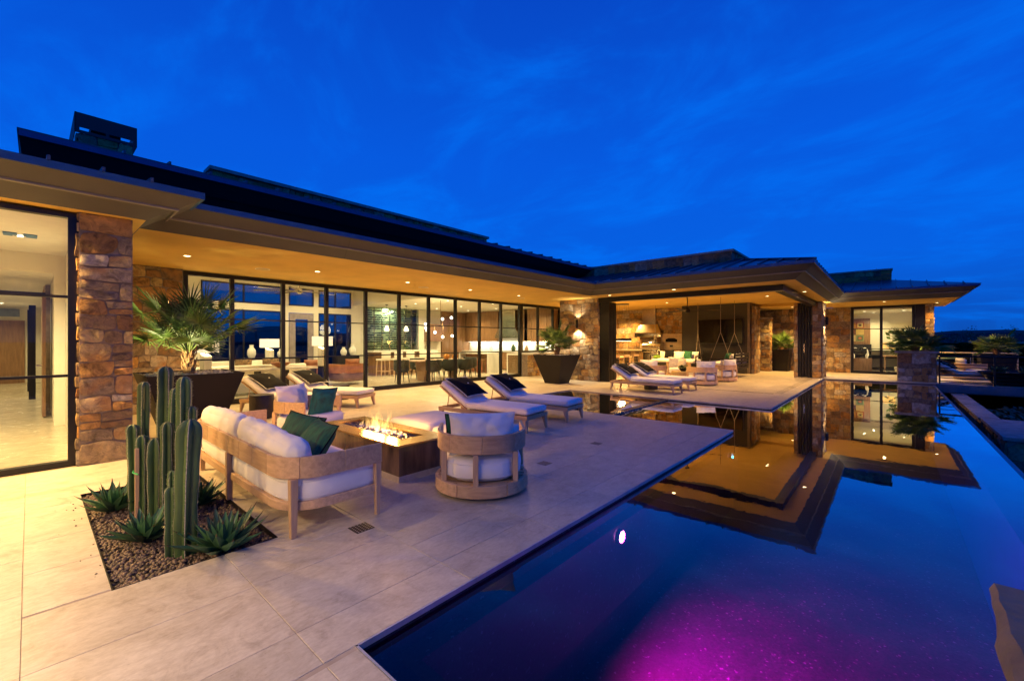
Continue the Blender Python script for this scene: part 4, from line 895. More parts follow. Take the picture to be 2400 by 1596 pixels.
def aim(dx, dy): return math.atan2(dy, dx) - PI / 2
ch2 = dup(sc, (-6.72, 2.83, 0), aim(.87, .49), 'teak swivel chair facing us behind the fire pit, with blue-lit and teal cushions')
dup(sc, (-4.75, 15.15, 0), aim(-.6, .8), 'teak swivel chair near the lounger feet, back to us, in the covered patio')
dup(sc, (-4.62, 17.05, 0), aim(-.9, .4), 'teak swivel chair half hidden, next to the right swing bed')
dup(sc, (-6.45, 14.9, 0), aim(-.1, 1), 'teak swivel chair behind the pair of far loungers')
dup(sc, (-6.5, 17.6, 0), aim(.5, -.8), 'teak swivel chair deepest in the covered patio, facing us')
scatter('scatter_cushion', (-6.52, 2.98, .55), (math.radians(-12), math.radians(-4), aim(.87, .3)), .48, .46, .17, TEAL, 'teal velvet cushion on the chair that faces us behind the fire pit', 4, TEAL)
scatter('scatter_cushion', (-3.26, 3.02, .54), (math.radians(8), 0, math.radians(46)), .5, .42, .12, GREEN, 'green cushion just peeking out at the side of the nearest swivel chair', 6, NAVY, GRN)
# --- ottomans
ot = thing('ottoman', 'square white ottoman at the far side of the flames', 'ottoman', (-5.03, 3.92, 0), math.radians(3), 'low square ottomans')
cushion(.44, .44, .13, .06, .03, .003, 2).build('cushion', FABG, ot, smooth=True, ang=180).location = (0, 0, .255)
part('base', ot, TEAK, -.40, .40, -.40, .40, .03, .125, .005)
dup(ot, (-4.04, 3.9, 0), math.radians(4), 'square white ottoman right behind the nearest swivel chair')
# --- fire pit
fp = thing('fire_pit', 'rectangular fire pit with brass rim and dark veined marble sides', 'fire pit', (-4.755, 2.87, 0))
X0, X1, Y0, Y1 = -.945, .945, -.35, .35; ox0, ox1, oy0, oy1 = -.775, .695, -.135, .165
tp = MB(); t_ = .022; zt = .405
def mit(mb, a, b, c, d): mb.hexa([(*p, zt - t_) for p in (a, b, c, d)], [(*p, zt) for p in (a, b, c, d)])
for q in [((X0, Y0), (X1, Y0), (ox1, oy0), (ox0, oy0)), ((X1, Y0), (X1, Y1), (ox1, oy1), (ox1, oy0)), ((X1, Y1), (X0, Y1), (ox0, oy1), (ox1, oy1)), ((X0, Y1), (X0, Y0), (ox0, oy0), (ox0, oy1))]:
    c0 = Vector(((q[0][0] + q[1][0] + q[2][0] + q[3][0]) / 4, (q[0][1] + q[1][1] + q[2][1] + q[3][1]) / 4)); m = MB(); mit(m, *[tuple(Vector(p) + (c0 - Vector(p)).normalized() * .0015) for p in q]); m.build('rim_plate', BRASS, fp, bevel=.0015, bseg=1)
x0, x1, y0, y1 = X0 + .05, X1 - .05, Y0 + .05, Y1 - .05
for a in [(x0, x1, y0, y0 + .02), (x0, x1, y1 - .02, y1), (x0, x0 + .02, y0 + .021, y1 - .021), (x1 - .02, x1, y0 + .021, y1 - .021)]: part('marble_panel', fp, DARKMARBLE, *a, .066, .382)
part('plinth', fp, TRAV, x0 + .0, x1 + .0, y0 - .0, y1 + .0, 0, .064)
pt = MB(); pt.box(ox0 - .01, ox1 + .01, oy0 - .01, oy1 + .01, .30, .31); pt.build('burner_tray', NAVY, fp)
r_ = random.Random(9); gl = MB()
def chip(mb, x, y, z, r, rnd):
    a = rnd.uniform(0, 6.3); q = rnd.uniform(.6, 1.1); vs = [(x + r * math.cos(a), y + r * math.sin(a), z), (x - r * math.sin(a) * q, y + r * math.cos(a) * q, z), (x - r * math.cos(a), y - r * math.sin(a), z), (x + r * math.sin(a) * q, y - r * math.cos(a) * q, z), (x, y, z + r * .6), (x, y, z - r * .5)]
    mb.add(vs, [(0, 1, 4), (1, 2, 4), (2, 3, 4), (3, 0, 4), (1, 0, 5), (2, 1, 5), (3, 2, 5), (0, 3, 5)])
for i in range(1500): chip(gl, r_.uniform(ox0 + .01, ox1 - .01), r_.uniform(oy0 + .01, oy1 - .01), .362 + r_.uniform(0, .022), r_.uniform(.008, .016), r_)
stuff(gl.build('fire_glass', mat('black_fire_glass', (.02, .02, .05), .08, var=.4, scale=30, spec=.9), fp))
def flame_mat(name, base, tip, dens):
    m = bpy.data.materials.new(name); m.use_nodes = True; nt = m.node_tree; nt.nodes.clear(); L = nt.links.new
    tc = nn(nt, 'ShaderNodeTexCoord'); sp = nn(nt, 'ShaderNodeSeparateXYZ'); L(tc.outputs['Object'], sp.inputs[0])
    mr = nn(nt, 'ShaderNodeMapRange'); mr.inputs['From Min'].default_value = 0.0; mr.inputs['From Max'].default_value = .36; L(sp.outputs['Z'], mr.inputs[0])
    c = ramp(nt, [(0, (.12, .2, 1.0)), (.09, (1, .55, .2)), (.3, (1, .62, .18)), (.6, (1, .42, .06)), (1, (1, .2, .01))]); L(mr.outputs[0], c.inputs[0])
    s_ = ramp(nt, [(0, (.15, .15, .15)), (.12, (1, 1, 1)), (.45, (.75, .75, .75)), (.8, (.16, .16, .16)), (1, (.02, .02, .02))]); L(mr.outputs[0], s_.inputs[0])
    mp = nn(nt, 'ShaderNodeMapping'); mp.inputs['Scale'].default_value = (16, 16, 5); L(tc.outputs['Object'], mp.inputs[0])
    n = nn(nt, 'ShaderNodeTexNoise', _Scale=1.6, _Detail=3.0, _Distortion=.8); L(mp.outputs[0], n.inputs['Vector'])
    nr = ramp(nt, [(.38, (.05, .05, .05)), (.62, (1, 1, 1))]); L(n.outputs['Fac'], nr.inputs[0])
    m1 = nn(nt, 'ShaderNodeMath', operation='MULTIPLY'); L(s_.outputs[0], m1.inputs[0]); L(nr.outputs[0], m1.inputs[1])
    m2 = nn(nt, 'ShaderNodeMath', operation='MULTIPLY'); m2.inputs[1].default_value = dens; L(m1.outputs[0], m2.inputs[0])
    e_ = nn(nt, 'ShaderNodeEmission'); L(c.outputs[0], e_.inputs[0]); L(m2.outputs[0], e_.inputs[1]); o = nn(nt, 'ShaderNodeOutputMaterial'); L(e_.outputs[0], o.inputs['Volume']); return m
FLM = flame_mat('gas_flame', None, None, 24)
ft = thing('fire', 'orange gas flames burning in the fire pit', 'fire', (-4.78, 2.885, .375))
r_ = random.Random(12)
for i in range(22):
    x = r_.gauss(0, .27); x = max(-.60, min(.55, x)); y = r_.uniform(-.07, .07); hgt = (.32 * math.exp(-(x / .30) ** 2) + .08) * r_.uniform(.55, 1.1); w = r_.uniform(.022, .045); ph = r_.uniform(0, 6); k = r_.uniform(1.5, 3)
    pts = []; rs = []
    for j in range(9):
        t = j / 8; pts.append((x + math.sin(ph + t * k * 2.2) * .035 * t + .02 * t * r_.uniform(-1, 1), y + math.cos(ph + t * k * 2) * .03 * t, t * hgt)); rs.append(max(.0015, w * (math.sin(PI * min(1, t * .85 + .2)) ** .8) * (1 - t) ** .5))
    MB().tube(pts, rs, 8).build('flame', FLM, ft, smooth=True, ang=180)
for x, e_ in ((-.25, 8), (.0, 13), (.3, 8)): lamp('POINT', (x, 0, .16), e_, (1, .45, .12), .06, parent=ft)
# --- chaise loungers
GL = 'teak chaise loungers with white mattresses'
def lounger_proto():
    t = thing('chaise_lounger', 'chaise lounger', 'lounger', (-5.37, 5.5, 0), math.radians(7), GL)
    L_, Wd = .98, .335; rail = .21
    for s in (-1, 1): part('side_rail', t, TEAK, -L_, L_, s * Wd - (.0 if s > 0 else .04) + (-.04 if s > 0 else .04), s * Wd + (.0 if s > 0 else 0) + (0 if s > 0 else 0), rail, rail + .065, .003) if s > 0 else part('side_rail', t, TEAK, -L_, L_, -Wd, -Wd + .04, rail, rail + .065, .003)
    for x in (-L_, L_ - .04): part('end_rail', t, TEAK, x, x + .04, -Wd + .041, Wd - .041, rail, rail + .065, .003)
    for sx in (-1, 1):
        for sy in (-1, 1): leg(t, sx * (L_ - .06), sy * (Wd - .03), rail, .07, .035, dx=sx * .04, dy=sy * .006)
    for i in range(10): part('deck_slat', t, TEAK, -.28 + i * .125, -.20 + i * .125, -Wd + .045, Wd - .045, rail + .045, rail + .062)
    cushion(.65, .325, .055, .045, .015, .003, 3).build('mattress', FAB, t, smooth=True, ang=180).location = (.325, 0, rail + .128)
    for z_ in (.035, -.03): outline(t, [(-.32, -.322), (.972, -.322), (.972, .322), (-.32, .322)], rail + .128 + z_)
    a = math.radians(31); bl = .37
    b = thing('back_section', None, None); b.parent = t; b.location = (-.325, 0, rail + .07); b.rotation_euler = (0, a, 0)
    m = MB()
    for s in (-1, 1): m.box(-2 * bl - .01, .0, s * .29 - .02, s * .29 + .02, -.025, .0)
    for i in range(5): m.box(-.1 - i * .15, -.03 - i * .15, -.27, .27, -.012, .004)
    m.box(-2 * bl - .01, -2 * bl + .03, -.27, .27, -.025, .0)
    bk = m.build('back_frame', TEAK, b)
    c = cushion(bl, .325, .055, .045, .015, .003, 9).build('back_mattress', FAB, b, smooth=True, ang=180); c.location = (-bl - .005, 0, .062)
    m = MB(); 
    for s in (-1, 1): m.tube([(-.83, s * .25, rail + .05), (-.78, s * .25, rail + .33)], .008)
    m.build('prop_bar', TEAK, t)
    return t
ln = lounger_proto(); ln['label'] = 'teak lounger of the middle pair, nearer to the fire pit, black pillow'
spots = [((-5.40, 6.70, 0), 7, 'teak lounger of the middle pair, the one beside the spa water'),
         ((-5.42, 12.08, 0), 0, 'teak lounger at the far pool deck, front one of the pair before the covered patio'),
         ((-5.40, 13.22, 0), 0, 'teak lounger of the far pair, rear one, next to the covered patio floor'),
         ((-9.42, 3.62, 0), 26, 'teak lounger near the big palm planter, closer of the left pair'),
         ((-9.80, 4.66, 0), 26, 'teak lounger of the left pair, close to the sliding glass wall')]
allL = [(Vector((-5.37, 5.5, 0)), 7)] + [(Vector(s[0]), s[1]) for s in spots]
for s in spots: dup(ln, s[0], math.radians(s[1]), s[2])
PL = ['black pillow with white piping on the lounger nearest the fire pit', 'black pillow on the lounger beside the spa water', 'black pillow on the front lounger of the far pair', 'black pillow on the rear lounger of the far pair', 'black pillow on the lounger near the big palm planter', 'black pillow on the left lounger close to the glass wall']
pp0 = None
for (p, a), lb_ in zip(allL, PL):
    M = Matrix.Translation(p) @ Matrix.Rotation(math.radians(a), 4, 'Z') @ Matrix.Translation((-.325, 0, .28)) @ Matrix.Rotation(math.radians(31), 4, 'Y') @ Matrix.Translation((-.40, 0, .185)) @ Matrix.Rotation(PI / 2, 4, 'X') @ Matrix.Rotation(math.radians(3), 4, 'Z')
    if pp0 is None: pp0 = scatter('lounger_pillow', (0, 0, 0), (0, 0, 0), .62, .60, .15, NAVY, lb_, 8, PIPE, 'black pillows on the loungers', True); q = pp0
    else: q = copy_tree(pp0); q['label'] = lb_
    q.matrix_world = M @ Matrix.Rotation(PI, 4, 'X') if False else M
    q.location, rq, _ = M.decompose(); q.rotation_euler = rq.to_euler()
# --- drum side tables
def drum(x, y, r, h, label, slot=True):
    t = thing('drum_table', label, 'side table', (x, y, 0), math.radians(-40), 'dark drum side tables')
    DR = mat('drum_bronze', (.055, .045, .042), .45, .4, var=.15)
    MB().lathe([(r * .97, 0), (r, .02), (r, h - .012), (r * .985, h)], 32).build('drum', DR, t, smooth=True, ang=40)
    MB().lathe([(r * .93, h), (r * .93, h + .003)], 32).build('top', DR, t)
    if slot: part('handle_slot', t, NAVY, -.05, .05, -r - .002, -r + .01, h * .68, h * .74)
    return t
drum(-9.12, 2.98, .21, .45, 'dark drum side table behind the teal-cushion chair, by the palm planter'); drum(-10.55, 5.3, .2, .36, 'dark drum side table beyond the left loungers at the glass wall')
drum(-5.72, 6.13, .17, .34, 'dark drum side table between the two middle loungers'); drum(-5.5, 12.66, .2, .26, 'dark drum table under and between the far pair of loungers')
# ================================================================ PLANTS
def frond_mesh(name, R_, n=22, pet=.5, droop=.25, w=.016, seed=0):
    """fan leaf: stalk along +x then radiating folded blades"""
    rnd = random.Random(seed); mb = MB(); mb.slot = 1
    pts = [(t * pet, 0, -.06 * t * t) for t in (0, .35, .7, 1)]; mb.tube(pts, [.010, .008, .006, .005], 4); mb.slot = 0
    o = Vector(pts[-1])
    for i in range(n):
        a = math.radians(-118 + 236 * i / (n - 1)); L_ = R_ * (1 - .22 * abs(a) / 2) * rnd.uniform(.86, 1.08); d = Vector((math.cos(a), math.sin(a), 0)); s = Vector((-d.y, d.x, 0)); dz = rnd.uniform(-.04, .05)
        P = []
        for k, t in enumerate((0, .35, .72, 1)):
            c = o + d * L_ * t + Vector((0, 0, .10 * math.cos(a) * 0 - droop * t * t * L_ + dz * t * t)); ww = (w * (.35, 1.0, .7, .06)[k]) * (L_ / .4)
            P += [c - s * ww + Vector((0, 0, ww * .7)), c + Vector((0, 0, -ww * .3)), c + s * ww + Vector((0, 0, ww * .7))]
        fs = []
        for k in range(3): a0 = 3 * k; fs += [(a0, a0 + 3, a0 + 4, a0 + 1), (a0 + 1, a0 + 4, a0 + 5, a0 + 2)]
        mb.add(P, fs)
    me = mb.build(name, [LEAF, PETIOLE]); m = me.data; bpy.data.objects.remove(me); return m
def palm(x, y, z, Rf, pet, n, label, trunk=.3, tr=.085, seed=1, blades=22, up=(8, 80), mesh=None, w=.016, ht=1.0):
    rnd = random.Random(seed); t = thing('fan_palm', label, 'palm', (x, y, z))
    prof = []
    for k in range(13):
        q = k / 12; prof.append((tr * (1.05 - .35 * q) * (1.13 if k % 2 else .92), q * trunk))
    MB().lathe(prof, 12).build('trunk', BARK, t)
    b = MB()
    for k in range(26):
        a = k * 2.4; zz = trunk * (.1 + .85 * k / 26); rr = tr * .95
        b.tube([(rr * .6 * math.cos(a), rr * .6 * math.sin(a), zz - .03), (rr * 1.25 * math.cos(a), rr * 1.25 * math.sin(a), zz + .05), (rr * 1.35 * math.cos(a), rr * 1.35 * math.sin(a), zz + .10)], [.016, .012, .003], 4)
    b.build('leaf_bases', BARK, t)
    ms = [frond_mesh('frond_mesh', Rf, blades, pet * s_, dr_, w, seed * 7 + i) for i, (s_, dr_) in enumerate(((1, .14), (.75, .24), (.55, .06)))]
    for i in range(n):
        q = i / (n - 1); a = i * 2.39996 + rnd.uniform(-.25, .25); el = math.radians(up[1] + (up[0] - up[1]) * q ** .8 + rnd.uniform(-8, 8))
        o = bpy.data.objects.new('frond', ms[i % 3]); C.objects.link(o); o.parent = t; s_ = rnd.uniform(.82, 1.1); o.scale = (s_ * ht if el > .8 else s_, s_, s_)
        o.location = (.02 * math.cos(a), .02 * math.sin(a), trunk * (.97 - .12 * q)); o.rotation_euler = (rnd.uniform(-.5, .5), -el, a)
    return t
def pebbles(parent, x0, x1, y0, y1, z, n, r=(.02, .045), m=None, seed=1, name='pebbles'):
    rnd = random.Random(seed); mb = MB()
    for i in range(n):
        x = rnd.uniform(x0, x1); y = rnd.uniform(y0, y1); rr = rnd.uniform(*r); fl = rnd.uniform(.45, .7); a = rnd.uniform(0, 6.3); el = rnd.uniform(.65, 1); zz = z + rnd.uniform(0, rr * .6)
        vs = [(0, 0, rr * fl)]; 
        for k in range(5): b = a + k * 1.2566; vs.append((rr * math.cos(b) * .72, rr * el * math.sin(b) * .72, rr * fl * .68))
        for k in range(5): b = a + .6 + k * 1.2566; vs.append((rr * math.cos(b), rr * el * math.sin(b), -rr * fl * .15))
        fs = [(0, 1 + k, 1 + (k + 1) % 5) for k in range(5)]
        for k in range(5): fs += [(1 + k, 6 + k, 1 + (k + 1) % 5), (1 + (k + 1) % 5, 6 + k, 6 + (k + 1) % 5)]
        mb.add([(x + v[0], y + v[1], zz + v[2]) for v in vs], fs)
    return stuff(mb.build(name, m or PEBBLE, parent, smooth=True, ang=70))
def tapered_planter(x, y, rt, rb, h, label, fill=True, n=260, seed=1):
    t = thing('planter', label, 'planter', (x, y, 0), 0, 'tapered dark planters'); m = MB()
    for (a, b) in (((-1, -1), (1, -1)), ((1, -1), (1, 1)), ((1, 1), (-1, 1)), ((-1, 1), (-1, -1))):
        m.quad((a[0] * rb, a[1] * rb, 0.002), (b[0] * rb, b[1] * rb, 0.002), (b[0] * rt, b[1] * rt, h), (a[0] * rt, a[1] * rt, h))
        m.quad((a[0] * rt, a[1] * rt, h), (b[0] * rt, b[1] * rt, h), (b[0] * (rt - .03), b[1] * (rt - .03), h), (a[0] * (rt - .03), a[1] * (rt - .03), h))
        m.quad((a[0] * (rt - .03), a[1] * (rt - .03), h), (b[0] * (rt - .03), b[1] * (rt - .03), h), (b[0] * (rt - .06), b[1] * (rt - .06), h - .2), (a[0] * (rt - .06), a[1] * (rt - .06), h - .2))
    m.quad((-rb, -rb, .002), (rb, -rb, .002), (rb, rb, .002), (-rb, rb, .002)); m.build('shell', BRONZE, t)
    part('soil', t, EARTH, -rt + .05, rt - .05, -rt + .05, rt - .05, h - .12, h - .05)
    if fill: pebbles(t, -rt + .06, rt - .06, -rt + .06, rt - .06, h - .045, n, (.02, .05), seed=seed)
    return t
tapered_planter(-8.24, 1.66, .60, .30, 1.0, 'large tapered dark planter with a fan palm behind the cactus bed', n=420)
palm(-8.24, 1.66, .96, .43, .74, 36, 'big fan palm in the tapered planter behind the cactus', .40, .078, 3, 24, (24, 87), w=.0125, ht=1.0)
tapered_planter(-8.8, 12.33, .60, .30, 1.0, 'tapered dark planter standing before the stone pier with the wall light', seed=3)
lamp('SPOT', (-8.0, 1.2, 1.02), 32, (1, .85, .42), .05, 120, .6, (-.35, .55, 1), MAIN)
palm(-8.8, 12.33, .96, .38, .62, 30, 'fan palm in the planter before the stone pier', .34, .085, 5, 20, (2, 84), w=.02)
tapered_planter(-4.0, 24.55, .40, .31, 1.06, 'tall narrow dark planter in the stone alcove', n=80, seed=4)
palm(-4.0, 24.55, 1.02, .36, .5, 30, 'small fan palm in the tall planter of the stone alcove', .2, .07, 6, 16, (6, 84), w=.026)
# columnar cactus in the bed
BEDX0, BEDX1, BEDY0, BEDY1 = -5.9, -3.5, .33, 1.25
bed = thing('planting_bed', 'rectangular bed of brown gravel cut into the paving', 'planting bed', (-4.7, .79, 0))
for a in [(-1.205, 1.205, -.465, -.459), (-1.205, 1.205, .459, .465), (-1.205, -1.199, -.459, .459), (1.199, 1.205, -.459, .459)]: part('steel_edging', bed, BRONZE, *a, -.06, .002)
part('soil', bed, EARTH, -1.2, 1.2, -.46, .46, -.06, -.034)
pebbles(bed, -1.185, 1.185, -.445, .445, -.032, 6500, (.006, .021), mat('brown_gravel', (.13, .085, .06), .6, var=.4, scale=38, det=1), 5, 'gravel')
rs_ = random.Random(31)
stray = MB()
for i in range(22):
    e2 = rs_.random(); x_ = rs_.uniform(-1.25, 1.3); y_ = (-.47 - abs(rs_.gauss(0, .06))) if e2 < .6 else (.47 + abs(rs_.gauss(0, .05)))
    if e2 > .8: x_ = 1.21 + abs(rs_.gauss(0, .06)); y_ = rs_.uniform(-.45, .45)
    chip(stray, x_, y_, .003, rs_.uniform(.003, .009), rs_)
stuff(stray.build('stray_gravel', MATS['brown_gravel'], bed))
def cactus_stem(parent, x, y, h, r, lean=(0, 0), seed=0, ribs=5, z0=-.03, bulb=None):
    rnd = random.Random(seed); mb = MB(); nk = 26; ph = rnd.uniform(0, 1); prof = []
    cr = .035 # half angle of the rib crest
    vs = []; per = 6
    for k in range(nk + 1):
        t = k / nk; z = z0 + h * (1 - (1 - t) ** 1.5) if t > .5 else z0 + h * (t * 1.2928932)
        zz = (z - z0) / h; w = 1 + .05 * math.sin(zz * 7 + seed) + .04 * math.sin(zz * 19 + seed * 2)
        top = max(0.0, 1 - (z - z0) / h) * h / r; cap = math.sqrt(max(0, 1 - (1 - min(1, top / 1.1)) ** 2)) if top < 1.1 else 1
        rr = r * w * max(.03, cap) * (.88 + .12 * min(1, zz * 4)); cx = x + lean[0] * zz * zz; cy = y + lean[1] * zz * zz
        for i in range(ribs):
            a0 = 2 * PI * (i / ribs) + ph
            for da, f in ((-PI / ribs, .50), (-PI / ribs * .5, .78), (-cr, 1.0), (cr, 1.0), (PI / ribs * .5, .78)):
                vs.append((cx + rr * f * math.cos(a0 + da), cy + rr * f * math.sin(a0 + da), z))
    m_ = ribs * 5; fs = []; ms = []
    for k in range(nk):
        for i in range(m_):
            j = (i + 1) % m_; fs.append((k * m_ + i, k * m_ + j, (k + 1) * m_ + j, (k + 1) * m_ + i)); ms.append(1 if i % 5 == 2 else 0)
    vs.append((x + lean[0], y + lean[1], z0 + h)); c = len(vs) - 1
    for i in range(m_): fs.append((nk * m_ + i, nk * m_ + (i + 1) % m_, c)); ms.append(0)
    mb.v = vs; mb.f = fs; mb.m = ms; mb.slot = 1
    for i in range(ribs):
        a0 = 2 * PI * i / ribs + ph
        for k in range(int(h / .028)):
            q = min(nk - 1, int(nk * (k + .5) * .028 / h)); v0 = Vector(vs[q * m_ + i * 5 + 2]); v1 = Vector(vs[(q + 1) * m_ + i * 5 + 2]); c0 = v0.lerp(v1, rnd.random()); od = Vector((math.cos(a0), math.sin(a0), 0))
            for s_ in (-1, 0, 1):
                d_ = (od + Vector((-od.y, od.x, 0)) * s_ * .9 + Vector((0, 0, rnd.uniform(-.3, .6)))).normalized() * rnd.uniform(.008, .016); mb.add([c0 - Vector((0, 0, .0008)), c0 + Vector((0, 0, .0008)), c0 + d_], [(0, 1, 2)])
    return mb.build('stem', [CACTUS, SPINE], parent, smooth=True, ang=75)
cac = thing('columnar_cactus', 'tall clump of ribbed columnar cactus stems in the gravel bed', 'cactus', (-4.5, .74, 0))
def cs(wx, wy, h, r, lean=(0, 0), sd=0, **k): cactus_stem(cac, wx + 4.5, wy - .74, h, r, lean, sd, **k)
cs(-3.82, .67, .50, .052, sd=1); cs(-3.77, .74, .97, .074, (.03, .02), 2); cs(-4.64, .70, .71, .064, sd=3); cs(-4.85, .80, 1.30, .066, (0, .0), 4); cs(-4.45, .86, 1.23, .06, (.02, 0), 5)
cs(-5.2, .70, 1.15, .052, (.05, 0), 6); cs(-5.05, .62, .78, .054, (-.03, -.01), 7); cs(-4.72, .63, .73, .045, (-.02, 0), 8); cs(-4.62, .82, 1.12, .045, (-.02, .02), 9); cs(-4.40, .90, .98, .045, (.02, 0), 10); cs(-4.52, .76, .85, .05, sd=11)
cactus_stem(cac, -3.82 + 4.5, .67 - .74, .115, .030, (0, 0), 12, 5, z0=.462)
part('stake', cac, TEAK_Z, -.02 - .2, .005 - .2, -.16, -.135, -.03, .60)
stk = MB().tube([(-.28, -.16, .40), (-.20, -.175, .405), (-.12, -.15, .40)], .006, 5).build('green_tie', mat('green_tape', (.0, .45, .12), .5), cac)
def agave_leaf():
    mb = MB(); P = []; n = 8
    for k in range(n + 1):
        t = k / n; w = .030 * (math.sin(PI * min(1, .22 + t * .78)) ** .75) * (1 - t ** 3) + .0004; x = t * .26; z = .05 * t * t - .004
        P += [(x, -w, z + w * .55), (x, -w * .5, z + w * .12), (x, 0, z), (x, w * .5, z + w * .12), (x, w, z + w * .55), (x, 0, z - .014 * (1 - t))]
    fs = []; ms = []
    for k in range(n):
        for i in range(6): j = (i + 1) % 6; fs.append((k * 6 + i, k * 6 + j, (k + 1) * 6 + j, (k + 1) * 6 + i)); ms.append(1 if k == n - 1 else 0)
    mb.v, mb.f, mb.m = P, fs, ms; o = mb.build('leaf', [AGAVE, TIP], None, smooth=True, ang=60); me = o.data; bpy.data.objects.remove(o); return me
AL = agave_leaf()
def agave(x, y, z, s, label, n=34, seed=1):
    rnd = random.Random(seed); t = thing('agave', label, 'agave', (x, y, z), 0, 'spiky agaves')
    for i in range(n):
        q = i / n; a = i * 2.39996 + rnd.uniform(-.1, .1); el = math.radians(82 - 72 * q ** .75 + rnd.uniform(-4, 4)); o = bpy.data.objects.new('leaf', AL); C.objects.link(o); o.parent = t
        k = s * (.62 + .5 * min(1, q * 1.6)) * rnd.uniform(.9, 1.08); o.scale = (k, k * 1.1, k); o.location = (.02 * s * math.cos(a), .02 * s * math.sin(a), .03 * s * (1 - q) + .012); o.rotation_euler = (0, -el, a)
    return t
agave(-5.20, .50, -.02, 1.0, 'agave at the left corner of the gravel bed', seed=1); agave(-4.24, .58, -.02, .95, 'agave at the foot of the cactus, near its front stems', 30, 2)
agave(-3.62, .93, -.02, 1.12, 'largest agave at the right corner of the gravel bed beside the sofa leg', 40, 3); agave(-4.80, 1.04, -.02, .95, 'agave behind the cactus, against the sofa', 30, 4)
# ---------------------------------------------------------------- wall lights
def sconce(x, y, z, label, nrm=(0, -1), e_=60):
    t = thing('wall_sconce', label, 'wall light', (x, y, z)); cx, cy = nrm[0] * .07, nrm[1] * .07
    MB().lathe([(.05, -.16), (.05, .16)], 16, cx, cy, cap=False).build('tube_shade', BRONZE, t, smooth=True); MB().lathe([(.048, -.14), (.001, -.14)], 14, cx, cy, cap=False).build('lens', glow('sconce_lens', (1, .8, .5), 30), t)
    MB().lathe([(.048, .14), (.001, .14)], 14, cx, cy, cap=False).build('upper_lens', glow('sconce_lens_dim', (1, .8, .5), 6), t); part('bracket', t, BLACK, min(0, cx), max(0.0, cx) + .01, min(0, cy), max(0, cy) + .01, -.03, .03)
    lamp('SPOT', (cx, cy, -.15), e_, (1, .78, .48), .03, 120, .7, (0, 0, -1), t); lamp('SPOT', (cx, cy, .15), e_ * .3, (1, .78, .48), .03, 120, .7, (0, 0, 1), t); return t
sconce(-8.80, 13.69, 2.12, 'tube wall light on the stone pier behind the potted palm', e_=75)
sconce(-1.98, 21.5, 2.3, 'tube wall light on the stone column at the pool edge', (1, 0), 70)
sconce(-1.92, 25.13, 2.0, 'tube wall light on the stone wall left of the corner window', e_=50) if False else None
# ================================================================ COVERED PATIO
# outdoor kitchen
ok_ = thing('outdoor_kitchen', 'stone-faced outdoor kitchen counter along the back wall of the covered patio', 'outdoor kitchen', (-10.6, 22.2, 0))
kc = part('counter_base', ok_, MORTAR, -1.95, .65, -.25, .40, 0, .92); stone_wall(kc, (-1.95, -.25, 0), (1, 0, 0), (0, -1, 0), 2.6, .92, .26, 7, res=3, depth=.03)
part('counter_top', ok_, mat('tan_counter', (.5, .40, .26), .4, var=.12), -1.98, .66, -.30, .40, .925, .975)
gr = thing('gas_grill', 'stainless steel gas grill with rounded hood under the patio hood', 'grill', (-9.45, 22.0, 0))
part('cabinet', gr, STEEL, -.45, .45, -.2, .3, .05, .86, .01); part('firebox', gr, STEEL, -.5, .5, -.26, .3, .87, 1.02, .01)
h_ = MB(); P = [(-.24, 1.025), (-.27, 1.15), (-.2, 1.31), (-.04, 1.40), (.2, 1.41), (.3, 1.3), (.3, 1.025)]
vs = [(x, a, b) for x in (-.5, .5) for a, b in P]; n = len(P); h_.add(vs, [tuple(range(n))[::-1], tuple(range(n, 2 * n))] + [(i, (i + 1) % n, n + (i + 1) % n, n + i) for i in range(n)]); h_.build('lid', STEEL, gr, smooth=True, ang=50)
MB().tube([(-.42, -.33, 1.12), (.42, -.33, 1.12)], .014, 8).build('handle', STEEL, gr)
for i in range(4): MB().lathe([(.028, 0), (.022, .03)], 10).xf(Matrix.Translation((-.3 + i * .2, -.26, .95)) @ Matrix.Rotation(PI / 2, 4, 'X')).build('knob', BLACK, gr)
hd = thing('grill_hood', 'large stainless vent hood with tapered skirt on the stone patio wall', 'vent hood', (-9.75, 22.3, 0))
MB().frus(0, 0, 1.68, 1.92, .72, .32, .72, .32).build('skirt', STEEL, hd, bevel=.004); MB().frus(0, 0, 1.921, 2.36, .72, .32, .50, .22, 0, .08).build('canopy', STEEL, hd); MB().frus(.0, .08, 2.361, 3.2, .36, .2, .36, .2).build('flue', STEEL, hd)
lamp('SPOT', (0, 0, 1.66), 22, (1, .75, .4), .05, 130, .6, (0, 0, -1), hd)
po = thing('pizza_oven', 'built-in oven front with arched dark mouth in the stone column', 'oven', (-8.55, 22.28, 0)); part('front_plate', po, mat('oven_front', (.6, .48, .3), .45), -.55, .55, -.03, .03, 1.02, 1.85, .01)
MB().poly([(-.3, 0), (.3, 0), (.3, .14), (.15, .2), (-.15, .2), (-.3, .14)], 0, .02).xf(Matrix.Translation((0, -.035, 1.42)) @ Matrix.Rotation(PI / 2, 4, 'X')).build('oven_mouth', NAVY, po); part('gauge', po, BLACK, -.08, .08, -.045, -.03, 1.16, 1.26)
